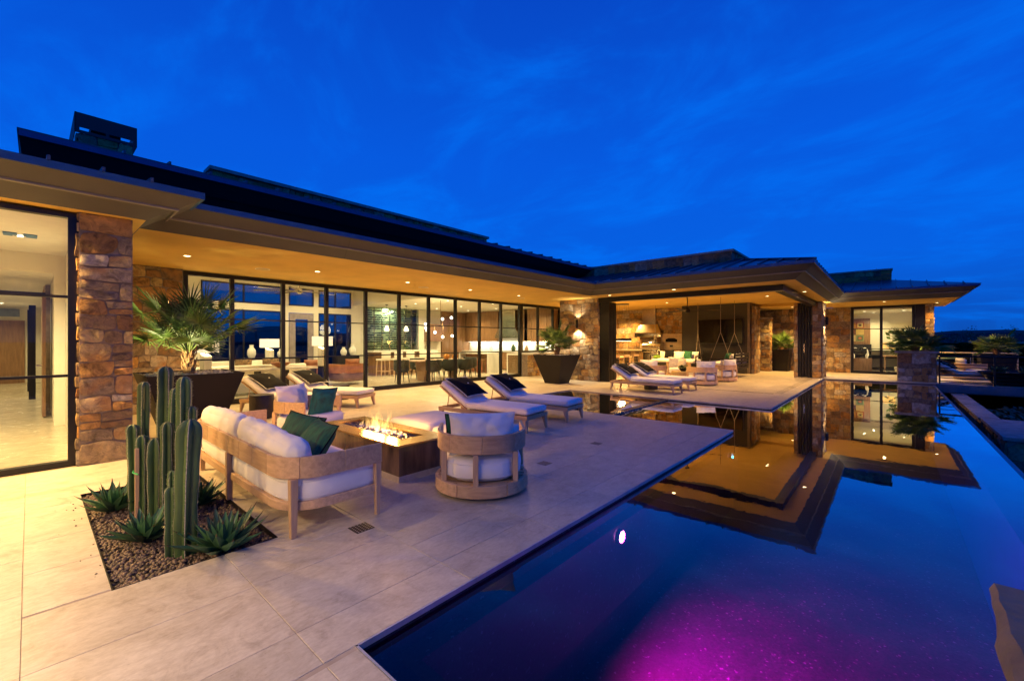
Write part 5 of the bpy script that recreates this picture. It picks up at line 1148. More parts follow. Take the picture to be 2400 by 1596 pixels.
# outdoor dining
odt = thing('dining_table', 'long teak outdoor dining table at the left of the covered patio', 'table', (-9.55, 17.2, 0)); part('tabletop', odt, TEAK, -.5, .5, -1.5, 1.5, .71, .76, .005)
for sx in (-1, 1):
    for sy in (-1, 1): leg(odt, sx * .42, sy * 1.4, .71, .09, .09)
def dchair(x, y, rz, label, first=None):
    if first is not None: return dup(first, (x, y, 0), rz, label)
    t = thing('dining_chair', label, 'chair', (x, y, 0), rz, 'teak dining chairs with black strap backs')
    for sx in (-1, 1): leg(t, sx * .22, .2, .44, .04, .03); MB().tube([(sx * .22, -.24, 0), (sx * .22, -.2, .45), (sx * .22, -.27, .86)], .02, 6).build('leg', TEAK_Z, t)
    part('seat', t, NAVY, -.22, .22, -.2, .22, .44, .475, .008); part('top_rail', t, TEAK, -.24, .24, -.29, -.25, .80, .88, .004)
    for i in range(4): part('back_strap', t, NAVY, -.2, .2, -.275, -.262, .54 + i * .065, .59 + i * .065)
    return t
d1 = dchair(-8.75, 16.15, aim(-1, 0), 'first teak dining chair on the pool side of the outdoor table'); 
for x, y, a, l in [(-8.75, 17.05, aim(-1, 0), 'second teak dining chair on the pool side of the outdoor table'), (-8.75, 17.95, aim(-1, 0), 'third teak dining chair on the pool side, nearest the grill'), (-10.35, 16.3, aim(1, 0), 'teak dining chair on the far side of the outdoor table, nearest us'), (-10.35, 17.9, aim(1, 0), 'teak dining chair on the far side of the outdoor table, near the grill')]: dchair(x, y, a, l, d1)
def leafy(parent, n, R_, z0, z1, m, seed, size=.05, name='foliage', core=(0, 0)):
    rnd = random.Random(seed); mb = MB()
    for i in range(n):
        a = rnd.uniform(0, 6.3); r = R_ * math.sqrt(rnd.random()); z = rnd.uniform(z0, z1); c = Vector((core[0] + r * math.cos(a), core[1] + r * math.sin(a), z)); d = Vector((math.cos(a), math.sin(a), rnd.uniform(-.3, 1))).normalized(); s = d.cross(Vector((rnd.uniform(-1, 1), rnd.uniform(-1, 1), 1))).normalized() * size * .38; L_ = size * rnd.uniform(.8, 1.6)
        mb.add([c, c + d * L_ * .5 + s, c + d * L_, c + d * L_ * .5 - s], [(0, 1, 2, 3)])
    return mb.build(name, m, parent)
cp = thing('table_plant', 'low green centrepiece on the outdoor dining table', 'plant', (-9.5, 17.3, .76)); part('tray', cp, WHITE, -.1, .1, -.5, .5, 0, .05)
for i in range(4): leafy(cp, 60, .14, .05, .16, LEAF, i + 2, .07, core=(0, -.4 + i * .27))
def ring_light(x, y, label, first=None):
    if first: return dup(first, (x, y, 3.2), 0, label)
    t = thing('ring_chandelier', label, 'hanging light', (x, y, 3.2), 0, 'ring chandeliers over the outdoor table')
    MB().cyl(0, 0, -.04, 0, .33, 24).build('canopy', BLACK, t)
    MB().band(arc(0, 0, .42, 0, 360, 32)[:-1], .03, -1.72, -1.6, True).build('ring', BLACK, t); MB().band(arc(0, 0, .42, 0, 360, 32)[:-1], .022, -1.732, -1.722, True).build('lit_edge', glow('ring_glow', (1, .8, .5), 7), t)
    for k in range(6): a = k * 1.047 + .3; MB().tube([(.3 * math.cos(a), .3 * math.sin(a), -.04), (.42 * math.cos(a), .42 * math.sin(a), -1.62)], .006, 4).build('cable', ROPE, t)
    lamp('POINT', (0, 0, -1.8), 22, WARM, .15, parent=t); return t
r1 = ring_light(-9.6, 16.6, 'ring chandelier over the outdoor table, closer to the stone pier'); ring_light(-9.35, 18.3, 'ring chandelier over the outdoor table, closer to the grill', r1)
# television
tv = thing('television', 'wide black television on the charcoal wall above the fireplace', 'television', (-5.95, 21.38, 0)); part('casing', tv, BLACK, -1.0, 1.0, -.05, .03, 1.36, 2.5, .01); part('screen', tv, mat('tv_screen', (.006, .005, .004), .08), -.97, .97, -.055, -.051, 1.40, 2.47); part('soundbar', tv, BLACK, -.8, .8, -.08, .03, 1.25, 1.33)
# ceiling fans
def fan(x, y, z, R_, drop, n, label, m, ang=0, w=.07):
    t = thing('ceiling_fan', label, 'ceiling fan', (x, y, z), ang); MB().lathe([(.07, 0), (.06, -.05), (.018, -.06), (.018, -drop + .1), (.05, -drop + .08), (.10, -drop), (.10, -drop - .08), (.05, -drop - .12)], 16).build('motor', m, t, smooth=True, ang=40)
    for k in range(n):
        a = 2 * PI * k / n; b = MB().hexa([(.08, -.03, -.01), (R_, -w * .7, -.015), (R_, w * .7, .01), (.08, .03, .01)], [(.08, -.03, 0), (R_, -w * .7, -.006), (R_, w * .7, .019), (.08, .03, .02)]); b.xf(Matrix.Rotation(a, 4, 'Z') @ Matrix.Translation((0, 0, -drop - .03))); b.build('blade', m, t)
    return t
fan(-5.7, 16.4, 3.2, 1.25, .55, 3, 'dark ceiling fan with three long blades in the covered patio', BRONZE, math.radians(33))
# swing beds
def swing(x, y, rz, label, seed=0):
    t = thing('swing_bed', label, 'swing', (x, y, 0), rz, 'swing beds hanging on ropes'); hx_, hy = 1.05, .5; zb = .34
    for s in (-1, 1): part('side_rail', t, BRONZE, -hx_, hx_, s * hy - .03, s * hy + .03, zb, zb + .12, .003); part('end_rail', t, BRONZE, s * hx_ - .03, s * hx_ + .03, -hy + .031, hy - .031, zb, zb + .12, .003)
    for i in range(4): part('back_slat', t, BRONZE, -hx_, hx_, -hy - .03, -hy, zb + .15 + i * .13, zb + .25 + i * .13)
    for s in (-1, 0, 1): part('back_post', t, BRONZE, s * (hx_ - .03) - .03, s * (hx_ - .03) + .03, -hy - .035, -hy + .02, zb + .13, zb + .66)
    for s in (-1, 1): part('arm_panel', t, BRONZE, s * hx_ - .025, s * hx_ + .025, -hy + .03, hy - .05, zb + .42, zb + .47); part('arm_post', t, BRONZE, s * hx_ - .025, s * hx_ + .025, hy - .1, hy - .05, zb + .121, zb + .419)
    cushion(hx_ - .05, hy - .03, .085, .05, .02).build('mattress', FAB, t, smooth=True, ang=180).location = (0, 0, zb + .21)
    for i in range(3): p = pillow(.55, .42, .18, seed + i).build('back_cushion', FAB, t, smooth=True, ang=180); place(p, (-.65 + i * .65, -.33, zb + .44), (math.radians(14), 0, 0))
    b = MB().lathe([(.0, -.28), (.07, -.27), (.085, -.2), (.085, .2), (.07, .27), (0, .28)], 14, cap=False); b.xf(Matrix.Rotation(PI / 2, 4, 'X')); place(b.build('bolster', OLIVE, t, smooth=True), (hx_ - .16, .08, zb + .37)); 
    p = pillow(.45, .42, .15, seed + 5).build('throw_pillow', NAVY, t, smooth=True, ang=180); place(p, (.38, -.15, zb + .5), (math.radians(18), 0, .1)); p = pillow(.42, .4, .14, seed + 6).build('throw_pillow', GREEN, t, smooth=True, ang=180); place(p, (-.5, -.12, zb + .48), (math.radians(20), 0, -.2))
    for s in (-1, 1):
        j = (s * (hx_ - .05), 0, 1.82)
        for q in (-1, 1): MB().tube([(s * (hx_ - .02), q * (hy - .02), zb + .1), j], .008, 6).build('rope', ROPE, t)
        MB().tube([j, (j[0], 0, 2.95)], .009, 6).build('rope', ROPE, t); MB().tube([(j[0], 0, 2.95), (j[0], 0, 3.2)], .010, 4).build('chain', STEEL, t)
    return t
swing(-4.95, 18.9, -PI / 2 + PI, 'swing bed at the right end of the covered patio, its dark slatted back to us', 3)
swing(-7.55, 20.2, PI, 'swing bed before the television wall with lime bolster cushion', 11).rotation_euler = (0, 0, PI)
ct = thing('coffee_table', 'round low table among the swivel chairs of the covered patio', 'coffee table', (-5.75, 16.2, 0)); MB().lathe([(.42, 0), (.45, .02), (.45, .34), (.43, .36)], 28).build('drum', mat('woven_drum', (.42, .3, .16), .8, var=.2, scale=40), ct); 
tp_ = thing('potted_succulent', 'small succulent in a bowl on the round low table', 'plant', (-5.75, 16.1, .36)); MB().lathe([(.08, 0), (.15, .1), (.14, .1)], 14).build('bowl', BRONZE, tp_); leafy(tp_, 70, .1, .08, .2, LEAF, 3, .08)
for (x, y, z, m_, a, l) in [(-6.5, 14.95, .56, WHITE, .3, 'white striped cushion on the chair behind the far loungers'), (-6.3, 17.5, .56, FABG, 2.6, 'pale cushion with leaf print on the deepest patio chair'), (-4.55, 17.0, .58, FABG, 1.0, 'cream cushion on the half hidden swivel chair')]: scatter('scatter_cushion', (x, y, z), (math.radians(10), 0, a), .46, .4, .15, m_, l, int(x * 3) % 9)
# ================================================================ BEDROOM
BT = 'bedroom'
art = thing('wall_art', 'dark framed textile artwork of square patterns on the bedroom wall', 'artwork', (-1.5, 28.88, 1.96)); part('frame', art, WALNUT, -.75, .75, -.04, .01, -.68, .68, .01)
cols = [(.5, .3, .1), (.08, .1, .06), (.42, .14, .05), (.55, .42, .2), (.1, .06, .05), (.45, .2, .06), (.2, .25, .1), (.5, .35, .12), (.3, .08, .04)]
for i in range(3):
    for j in range(3):
        c = cols[(i * 3 + j) % 9]; cx, cz = -.34 + i * .34, -.34 + j * .34; part('art_patch', art, mat('patch%d' % ((i * 3 + j)), c, .9), cx - .16, cx + .16, -.046, -.041, cz - .16, cz + .16)
        for k, s in enumerate((.11, .06)):
            if (i + j) % 2 == 0: part('art_diamond', art, mat('patch%d' % ((i * 3 + j + 4 + k) % 9), cols[(i * 3 + j + 4 + k) % 9], .9), cx - s, cx + s, -.05 - k * .003, -.047 - k * .003, cz - s, cz + s).location = (0, 0, 0)
fs_ = thing('fireplace_screen', 'black panelled fireplace block behind the bedroom window', 'fireplace', (-1.75, 28.6, 0)); part('panel', fs_, NAVY, -.8, 1.05, -.1, .28, 0, 1.3, .01); part('hearth', fs_, mat('tan_counter', (.5, .4, .26), .4), -.8, 1.0, -.3, -.11, 0, .12)
crn = thing('bird_sculpture', 'white long-necked bird figures on a wooden stand in the bedroom', 'sculpture', (-.95, 27.3, 0)); part('stand', crn, WALNUT, -.5, .3, -.15, .15, .0, .62, .01)
for s, x in ((1, .1), (-1, -.4)): MB().tube([(x, 0, .62), (x + .02 * s, 0, .78), (x + .05 * s, 0, .9), (x + .02 * s, 0, 1.08), (x - .06 * s, 0, 1.14), (x - .2 * s, 0, 1.06)], [.05, .07, .03, .018, .02, .005], 8).build('bird', WHITE, crn, smooth=True)
dk = thing('writing_desk', 'wooden desk with drawers and a lamp seen through the right bedroom pane', 'desk', (.35, 27.2, 0)); part('desk_top', dk, WALNUT, -.6, .7, -.3, .3, .72, .78, .005); part('drawer_box', dk, OAK, .1, .65, -.28, .28, .1, .71, .005); leg(dk, -.52, -.2, .72, .05); leg(dk, -.52, .2, .72, .05)
tl = thing('table_lamp', 'lamp with amber shade standing on the bedroom desk', 'lamp', (-.02, 27.2, .78)); MB().lathe([(.10, 0), (.1, .02), (.012, .03), (.012, .36)], 14).build('stem', STEEL, tl); MB().lathe([(.24, .32), (.22, .62)], 20, cap=False).build('shade', mat('amber_shade', (.6, .38, .12), .8, emit=(1, .55, .15), es=.8), tl); lamp('POINT', (0, 0, .45), 12, SOFT, .08, parent=tl)
fl = thing('fiddle_leaf_fig', 'leafy green indoor tree behind the corner window pane', 'plant', (.35, 26.0, 0)); MB().lathe([(.16, 0), (.2, .3)], 16).build('pot', WHITE, fl); MB().tube([(0, 0, .3), (.05, .02, .9), (-.05, 0, 1.4), (.03, 0, 1.75)], [.02, .016, .012, .006]).build('trunk', BARK, fl); leafy(fl, 70, .38, .9, 1.95, LEAF, 4, .2)
# stone planter at the end of the pool with palm
spl = thing('stone_planter', 'square stone planter with slab cap at the far end of the pool', 'planter', (.72, 21.8, 0)); co = part('core', spl, MORTAR, -.5, .52, -.5, .52, 0, 1.04)
stone_wall(co, (-.5, -.5, 0), (1, 0, 0), (0, -1, 0), 1.02, 1.04, .26, 5, res=5, depth=.03); stone_wall(co, (.52, -.5, 0), (0, 1, 0), (1, 0, 0), 1.02, 1.04, .26, 6, res=4, depth=.03)
c = MB()
for a in [(-.58, .6, -.58, -.4), (-.58, .6, .42, .6), (-.58, -.4, -.399, .419), (.42, .6, -.399, .419)]: c.box(*a, 1.043, 1.11)
c.build('cap', CAPSTONE, spl); part('soil', spl, EARTH, -.4, .42, -.4, .42, 1.041, 1.07)
palm(.72, 21.8, 1.06, .42, .62, 44, 'dense dark fan palm in the square stone planter', .18, .09, 8, 20, (-4, 78), w=.024)
lamp('SPOT', (.1, .3, 1.1), 8, WARM, .04, 130, .6, (-.2, 0, 1), spl)
# ================================================================ END TERRACE
def railing(pts, label, h=.95, nrail=7, step=1.2, m=None):
    m = m or BLACK; t = thing('railing', label, 'railing', (*pts[0], 0)); o = Vector(pts[0])
    for a, b in zip(pts[:-1], pts[1:]):
        a = Vector(a) - o; b = Vector(b) - o; L_ = (b - a).length; d = (b - a) / L_; n = max(1, round(L_ / step))
        for k in range(n + 1): p = a + d * (L_ * k / n); MB().box(p.x - .022, p.x + .022, p.y - .022, p.y + .022, 0, h).build('post', m, t)
        MB().tube([(a.x, a.y, h + .005), (b.x, b.y, h + .005)], .028, 4).build('top_rail', m, t)
        for k in range(nrail): z = .1 + k * (h - .15) / nrail; MB().tube([(a.x, a.y, z), (b.x, b.y, z)], .013, 4).build('rail', m, t)
    return t
railing([(1.3, 20.95), (6.4, 20.95)], 'near black cable railing at the edge of the end terrace', m=BLACK)
RL = mat('bronze_rail', (.4, .34, .26), .4, .5)
railing([(1.45, 27.3), (4.0, 27.3)], 'bronze slat railing behind the end terrace chairs', m=RL, nrail=8); railing([(4.8, 27.3), (6.3, 21.2)], 'bronze slat railing running along the right side of the end terrace', m=RL, nrail=8)
dup(ln, (2.15, 22.2, 0), math.radians(2), 'teak lounger on the end terrace behind the near railing'); q = copy_tree(pp0); q['label'] = 'black pillow on the end terrace lounger'; M = Matrix.Translation((2.15, 22.2, 0)) @ Matrix.Translation((-.325, 0, .28)) @ Matrix.Rotation(math.radians(31), 4, 'Y') @ Matrix.Translation((-.40, 0, .185)) @ Matrix.Rotation(PI / 2, 4, 'X'); q.location, rq, _ = M.decompose(); q.rotation_euler = rq.to_euler()
dup(sc, (2.35, 24.2, 0), aim(1, .3), 'teak armchair lit warm on the end terrace'); scatter('scatter_cushion', (2.25, 24.1, .7), (0, 0, aim(1, .3)), .5, .4, .15, NAVY, 'dark cushion in the warm-lit chair on the end terrace', 2, PIPE)
bw = thing('bowl_planter', 'wide low black bowl planter with agave behind the near railing', 'planter', (3.15, 21.75, 0)); MB().lathe([(.42, 0), (.5, .02), (.86, .42), (.88, .46), (.82, .46), (.78, .40), (.01, .38)], 28).build('bowl', BLACK, bw, smooth=True, ang=40)
agave(2.75, 21.6, .38, 1.3, 'agave at the left of the wide bowl planter', 26, 8); agave(3.4, 21.6, .38, 1.2, 'agave at the right of the wide bowl planter', 26, 9)
tapered_planter(3.15, 25.2, .5, .36, .95, 'dark planter with palm in the far corner of the end terrace', fill=False)
palm(3.15, 25.2, .9, .40, .55, 26, 'fan palm in the far corner planter of the end terrace', .32, .08, 12, 16, (-2, 60), w=.026)
part('terrace_fascia', fnd, mat('blue_grey_stone', (.10, .13, .17), .5, var=.15, scale=2), PX1 + .08, 9, PY1 - .03, PY1 + .001, -.27, -.002)
lamp('SPOT', (1.6, 26.4, 2.6), 170, WARM, .05, 130, .6, (.3, -.2, -1), BED)
# ================================================================ BELOW THE INFINITY EDGE
gd = thing('garden_wall', 'low stone wall with slab top below the infinity edge', 'garden wall', (1.75, 17, 0)); gc = part('core', gd, MORTAR, -.15, .1, -2.3, 3.7, -3, -.34)
stone_wall(gc, (-.15, -2.3, -3), (0, 1, 0), (-1, 0, 0), 6.0, 2.6, .35, 9, res=2, depth=.04)
for i in range(9): part('cap_stone', gd, CAPSTONE, -.2, .15, -2.3 + i * .667, -1.645 + i * .667, -.338, -.29, .006)
sl = thing('garden_ledge', 'broad rough flagstone ledge at the right below the infinity edge', 'stone ledge', (2.3, 13.3, 0)); part('slab', sl, CAPSTONE, -.72, 2.4, -1.3, 1.35, -.36, -.29, .01); ls = part('core', sl, MORTAR, -.66, 2.4, -1.25, 1.3, -3, -.362); stone_wall(ls, (-.66, -1.25, -3), (0, 1, 0), (-1, 0, 0), 2.55, 2.6, .35, 12, res=3, depth=.04); stone_wall(ls, (-.66, -1.25, -3), (1, 0, 0), (0, -1, 0), 3.0, 2.6, .35, 13, res=3, depth=.04)
struct(MB().quad((PX1 + .07, -3, -1.1), (9, -3, -1.1), (9, PY1, -1.1), (PX1 + .07, PY1, -1.1)).build('catch_basin_water', WATER)); struct(MB().box(PX1 + .07, 9, -3, PY1, -2.6, -2.5).build('catch_basin_floor', POOLM))
gdn = struct(MB().box(2.0, 9, 14.9, PY1 - .05, -3, -.75).build('garden_soil', EARTH)); gdn2 = stuff(leafy(None, 5000, 2.6, 0, .22, LEAFDK, 21, .12, 'ground_cover')); gdn2.location = (4.6, 17.6, -.75); tag(gdn2, 'dark ground cover below the end terrace', 'ground cover')
# boulder slab close to the camera
def rock(name, label, x, y, w, d, z0, z1, seed, m):
    mb = MB(); n = 14; k = 10; vs = []
    outl = [(-.5, -.45), (-.3, -.5), (.1, -.48), (.45, -.5), (.52, -.1), (.5, .35), (.2, .5), (-.15, .46), (-.42, .42), (-.5, .1)]
    for i in range(n + 1):
        t = i / n
        for (a, b) in outl:
            q = Vector((a * 3, b * 3, t * 3 + seed)); s_ = 1.0 - .45 * t ** 1.6 * (a < 0) + .10 * noise.noise(q); vs.append((x + a * w * s_ + .5 * w * (.15 * t), y + b * d * (1 + .08 * noise.noise(q * 1.7)), z0 + (z1 - z0) * t + (.04 * noise.noise(q * 2) - .1 * (a + .5) * t if i == n else 0)))
    m_ = len(outl); fs = [tuple(range(m_))[::-1], tuple(n * m_ + i for i in range(m_))]
    for i in range(n):
        for j in range(m_): jj = (j + 1) % m_; fs.append((i * m_ + j, i * m_ + jj, (i + 1) * m_ + jj, (i + 1) * m_ + j))
    mb.add(vs, fs); o = mb.build(name, m, None, smooth=True, ang=40); return tag(o, label, 'rock')
RK = mat('flagstone', (.24, .18, .115), .85, var=.25, scale=5, bump=.8, bscale=22, shift=False)
cpier = thing('stone_pier', 'flagstone slab top of a low pier cut off by the lower right corner', 'stone pier', (.4, .75, 0)); stone_block(cpier, .0, .5, -.5, .12, .002, 1.07, 'xy', .22, 15, res=4, depth=.02)
mb = MB(); nA = 26; ring = []
ol = [(-.287, .22), (.5, .24), (.5, -.55), (-.29, -.55)]
for q in range(4):
    a_, b_ = Vector(ol[q]), Vector(ol[(q + 1) % 4])
    for i in range(nA):
        p = a_.lerp(b_, i / nA); ring.append(p)
vs = []
for k, (z_, s_) in enumerate(((1.072, .985), (1.085, 1.0), (1.105, 1.003), (1.122, .995), (1.132, .98))):
    for p in ring:
        n_ = noise.noise(Vector((p.x * 14, p.y * 14, z_ * 60))) * .012 + noise.noise(Vector((p.x * 5, p.y * 5, z_ * 20 + 7))) * .014; c_ = Vector((.1, -.15)); d_ = (p - c_); L2 = d_.length; q_ = c_ + d_ * (s_ + n_ / L2); vs.append((q_.x, q_.y, z_ + (noise.noise(Vector((p.x * 6, p.y * 6, 3))) * .008 if k == 4 else 0)))
m_ = len(ring); fs = [(k * m_ + i, k * m_ + (i + 1) % m_, (k + 1) * m_ + (i + 1) % m_, (k + 1) * m_ + i) for k in range(4) for i in range(m_)] + [tuple(range(m_))[::-1], tuple(4 * m_ + i for i in range(m_))]
mb.add(vs, fs); mb.build('cap_slab', RK, cpier, smooth=True, ang=35)
# ================================================================ INTERIORS
# living room
cons = thing('console_table', 'long white-topped console table behind the living room sofa', 'table', (-12.55, 4.35, 0)); part('top', cons, MARBLE, -.22, .22, -1.15, 1.15, .70, .75, .004)
for y in (-1.1, -.35, .35, 1.1): part('frame_leg', cons, BRONZE, -.2, .2, y - .02, y + .02, 0, .699)
sf = thing('living_room_sofa', 'long cream sofa behind the glass wall with patterned cushions', 'sofa', (-13.6, 4.0, 0)); part('base', sf, CREAM, -.5, .5, -1.5, 1.5, .08, .42, .03); part('back', sf, CREAM, .32, .52, -1.5, 1.5, .421, .82, .05)
for s in (-1, 1): part('arm', sf, CREAM, -.5, .3, s * 1.4 - .1, s * 1.4 + .1, .421, .66, .04)
for i in range(2): cushion(.4, .64, .09, .05, .03).build('seat_cushion', FAB, sf, smooth=True, ang=180).location = (-.08, -.66 + i * 1.32, .5)
s2 = dup(sf, (-15.9, 4.2, 0), PI, 'second cream sofa across the living room, facing the pool')
PAT = mat('patterned_fabric', (.42, .26, .12), .9, var=.0, scale=16, col2=(.06, .05, .035))
for x, y, a, l in [(-13.3, 2.9, 1.4, 'brown patterned cushion at the left end of the living room sofa'), (-13.35, 3.9, 1.7, 'round dark patterned cushion in the middle of the living room sofa'), (-13.35, 4.6, 1.5, 'golden patterned cushion near the bowl on the living room sofa')]: scatter('scatter_cushion', (x, y, .80), (math.radians(6), 0, a), .45, .42, .16, PAT, l, 3)
bo = thing('decor_bowl', 'wide brown bowl on the console table', 'bowl', (-12.5, 4.55, .75)); MB().lathe([(.06, 0), (.08, .02), (.22, .10), (.26, .15), (.24, .15), (.2, .10), (.01, .04)], 22).build('bowl', TAN, bo, smooth=True)
def box_lamp(x, y, label, h=1.55, s=.20, e_=16, base=.75):
    t = thing('floor_lamp', label, 'lamp', (x, y, 0), math.radians(20), 'lamps with square drum shades'); part('plinth', t, BRONZE, -.09, .09, -.09, .09, 0, base)
    MB().hexa([(-.09, -.09, base + .001), (.09, -.09, base + .001), (.09, .09, base + .001), (-.09, .09, base + .001)], [(-.09, -.09, h - .30), (.09, -.09, h - .38), (.09, .09, h - .38), (-.09, .09, h - .30)]).build('marble_body', MARBLE, t)
    part('neck', t, STEEL, -.012, .012, -.012, .012, h - .38, h - .2); sh_ = MB()
    for a, b in (((-s, -s), (s, -s)), ((s, -s), (s, s)), ((s, s), (-s, s)), ((-s, s), (-s, -s))): sh_.quad((*a, h - .28), (*b, h - .28), (*b, h), (*a, h))
    sh_.build('shade', mat('lamp_shade', (.8, .75, .62), .9, var=.02, emit=(1, .84, .58), es=.9), t); lamp('POINT', (0, 0, h - .14), e_, SOFT, .08, parent=t); return t
box_lamp(-12.75, 2.9, 'white box-shade floor lamp partly behind the big palm', 1.48); box_lamp(-12.6, 5.75, 'white box-shade floor lamp at the right end of the console table', 1.62); box_lamp(-15.2, 5.2, 'bright box-shade lamp farther inside the living room', 1.55, .2, 16)
sb = thing('sideboard_table', 'dark console with white vases before the rear living room windows', 'table', (-17.4, 6.0, 0)); part('top', sb, BRONZE, -.2, .2, -1.0, 1.0, .8, .84)
for y in (-.98, .98): part('frame_leg', sb, BRONZE, -.2, .2, y - .02, y + .02, 0, .8)
def vase(x, y, z, h, r, label, m=WHITE):
    t = thing('vase', label, 'vase', (x, y, z), 0); MB().lathe([(r * .6, 0), (r, h * .3), (r * .95, h * .62), (r * .45, h * .82), (r * .5, h), (r * .4, h)], 18).build('body', m, t, smooth=True, ang=60); return t
vase(-17.4, 5.35, .84, .5, .14, 'tall white vase behind the bright lamp in the living room'); vase(-17.4, 6.35, .84, .34, .13, 'small white vase at the right of the bright lamp'); 
cb = thing('dark_cabinet', 'dark low cabinet with two white vases beside the wine wall', 'cabinet', (-17.5, 9.0, 0)); part('body', cb, BRONZE, -.25, .25, -.5, .5, .05, .86, .01); vase(-17.4, 8.85, .86, .36, .13, 'smaller white vase on the dark cabinet by the wine wall'); vase(-17.4, 9.25, .86, .46, .15, 'larger white vase on the dark cabinet by the wine wall')
ac = thing('leather_armchair', 'rust leather armchair pair unit near the centre of the glass wall', 'armchair', (-14.0, 7.25, 0), math.radians(100)); MB().frus(0, 0, .12, .42, .42, .4, .46, .42).build('seat_base', mat('mauve_fabric', (.22, .13, .12), .8), ac, bevel=.03)
board_band(ac, rr_path(.46, -.42, .36, .3), .09, .40, .70, 'back_shell', 9, TAN); cushion(.36, .36, .09, .05, .03).build('seat_cushion', TAN, ac, smooth=True, ang=180).location = (0, .02, .5); c = pillow(.6, .42, .2, 2).build('back_cushion', TAN, ac, smooth=True, ang=180); place(c, (0, -.26, .68), (.2, 0, 0))
dup(ac, (-14.4, 6.1, 0), math.radians(95), 'rust leather armchair farther left, half behind the glass mullion'); ac['label'] = 'rust leather armchair, nearer the centre of the glass wall'
fan(-14.6, 5.9, 3.9, 1.35, .75, 8, 'silver ceiling fan with many thin blades in the living room', STEEL, .2, .045)
# bar and stools
bar = thing('bar_counter', 'long bar with marble top and dark wood front before the wine wall', 'bar', (-16.6, 11.3, 0)); part('front_panel', bar, WALNUT, -.3, .1, -1.6, 1.6, 0, .99); part('bar_top', bar, MARBLE, -.45, .4, -1.75, 1.75, .995, 1.06, .004)
def stool(x, y, label, first=None):
    if first: return dup(first, (x, y, 0), math.radians(-90), label)
    t = thing('bar_stool', label, 'stool', (x, y, 0), math.radians(-90), 'cream bar stools at the bar'); part('seat', t, CREAM, -.22, .22, -.2, .22, .66, .73, .02)
    bk = part('backrest', t, CREAM, -.21, .21, -.24, -.20, .72, 1.02, .015); 
    for sx in (-1, 1):
        for sy in (-1, 1): leg(t, sx * .18, sy * .17, .66, .04, .03, dx=sx * .03, dy=sy * .03, m=TEAK_Z)
    part('foot_rail', t, TEAK, -.2, .2, .17, .19, .2, .23); part('foot_rail', t, TEAK, -.2, .2, -.2, -.18, .2, .23); return t
# stool backs point towards the pool
st = stool(-15.95, 9.85, 'first cream bar stool from the left at the bar'); st.rotation_euler = (0, 0, PI / 2)
for y, l in zip((10.45, 11.05, 11.75, 12.35), ('second', 'third', 'fourth', 'fifth')): stool(-15.95, y, l + ' cream bar stool from the left at the bar', st).rotation_euler = (0, 0, PI / 2)
def pendant(x, y, z, l_, label, first=None):
    if first: return dup(first, (x, y, z), 0, label)
    t = thing('pendant_light', label, 'hanging light', (x, y, z), 0, 'cone pendants over the bar'); MB().cyl(0, 0, -.03, 0, .06, 14).build('canopy', BLACK, t); MB().tube([(0, 0, -.03), (0, 0, -l_ + .28)], .006, 4).build('cord', BLACK, t)
    MB().lathe([(.03, -l_ + .24), (.05, -l_ + .22), (.115, -l_ + .05), (.09, -l_)], 12).build('shade', mat('pendant_glass', (.8, .74, .6), .5, emit=(1, .86, .62), es=2.2), t); MB().cyl(0, 0, -l_ + .24, -l_ + .30, .025, 8).build('socket', WALNUT, t); return t
pd = pendant(-16.4, 10.3, 3.06, 1.15, 'cone pendant over the bar, left one'); pendant(-16.4, 11.3, 3.06, 1.15, 'cone pendant over the bar, middle one', pd); pendant(-16.4, 12.5, 3.06, 1.15, 'cone pendant over the bar, right one', pd)
# dining
dt = thing('dining_table', 'wooden indoor dining table behind the glass wall', 'table', (-13.15, 10.5, 0)); part('tabletop', dt, OAK, -.5, .5, -1.3, 1.3, .72, .76, .012)
for s in (-1, 1): MB().frus(0, s * .75, 0, .72, .2, .05, .34, .05).build('leg', OAK, dt)
def tub(x, y, a, label, first=None):
    if first: return dup(first, (x, y, 0), a, label)
    t = thing('tub_chair', label, 'chair', (x, y, 0), a, 'dark green tub chairs round the indoor table'); G = mat('bottle_green_fabric', (.035, .042, .03), .8, var=.1)
    MB().band(arc(0, 0, .27, 155, 385, 14), .05, .42, .80).build('back_shell', G, t, bevel=.012); MB().lathe([(.2, .36), (.26, .42), (.26, .48), (.2, .5)], 18).build('seat', G, t, smooth=True, ang=60)
    for k in range(4): b = math.radians(45 + 90 * k); leg(t, .2 * math.cos(b), .2 * math.sin(b), .4, .03, .02, dx=.06 * math.cos(b), dy=.06 * math.sin(b), m=BRONZE)
    return t
tc_ = tub(-12.45, 9.75, aim(-1, 0), 'dark tub chair at the indoor table, leftmost on the glass side')
for x, y, a, l in [(-12.45, 10.55, aim(-1, 0), 'dark tub chair at the indoor table, middle one on the glass side'), (-12.45, 11.3, aim(-1, 0), 'dark tub chair at the indoor table, rightmost on the glass side'), (-13.1, 8.85, aim(0, 1), 'dark tub chair at the left head of the indoor table'), (-13.9, 10.1, aim(1, 0), 'dark tub chair on the bar side of the indoor table, left'), (-13.9, 11.1, aim(1, 0), 'dark tub chair on the bar side of the indoor table, right'), (-13.1, 12.15, aim(0, -1), 'dark tub chair at the right head of the indoor table')]: tub(x, y, a, l, tc_)
AMB = mat('amber_vase_glass', (.4, .17, .03), .15, var=.1); vase(-13.1, 10.9, .76, .26, .13, 'squat amber and clear vase on the indoor dining table', AMB); vase(-13.0, 11.25, .76, .24, .12, 'second amber vase on the dining table, nearer the kitchen', AMB)
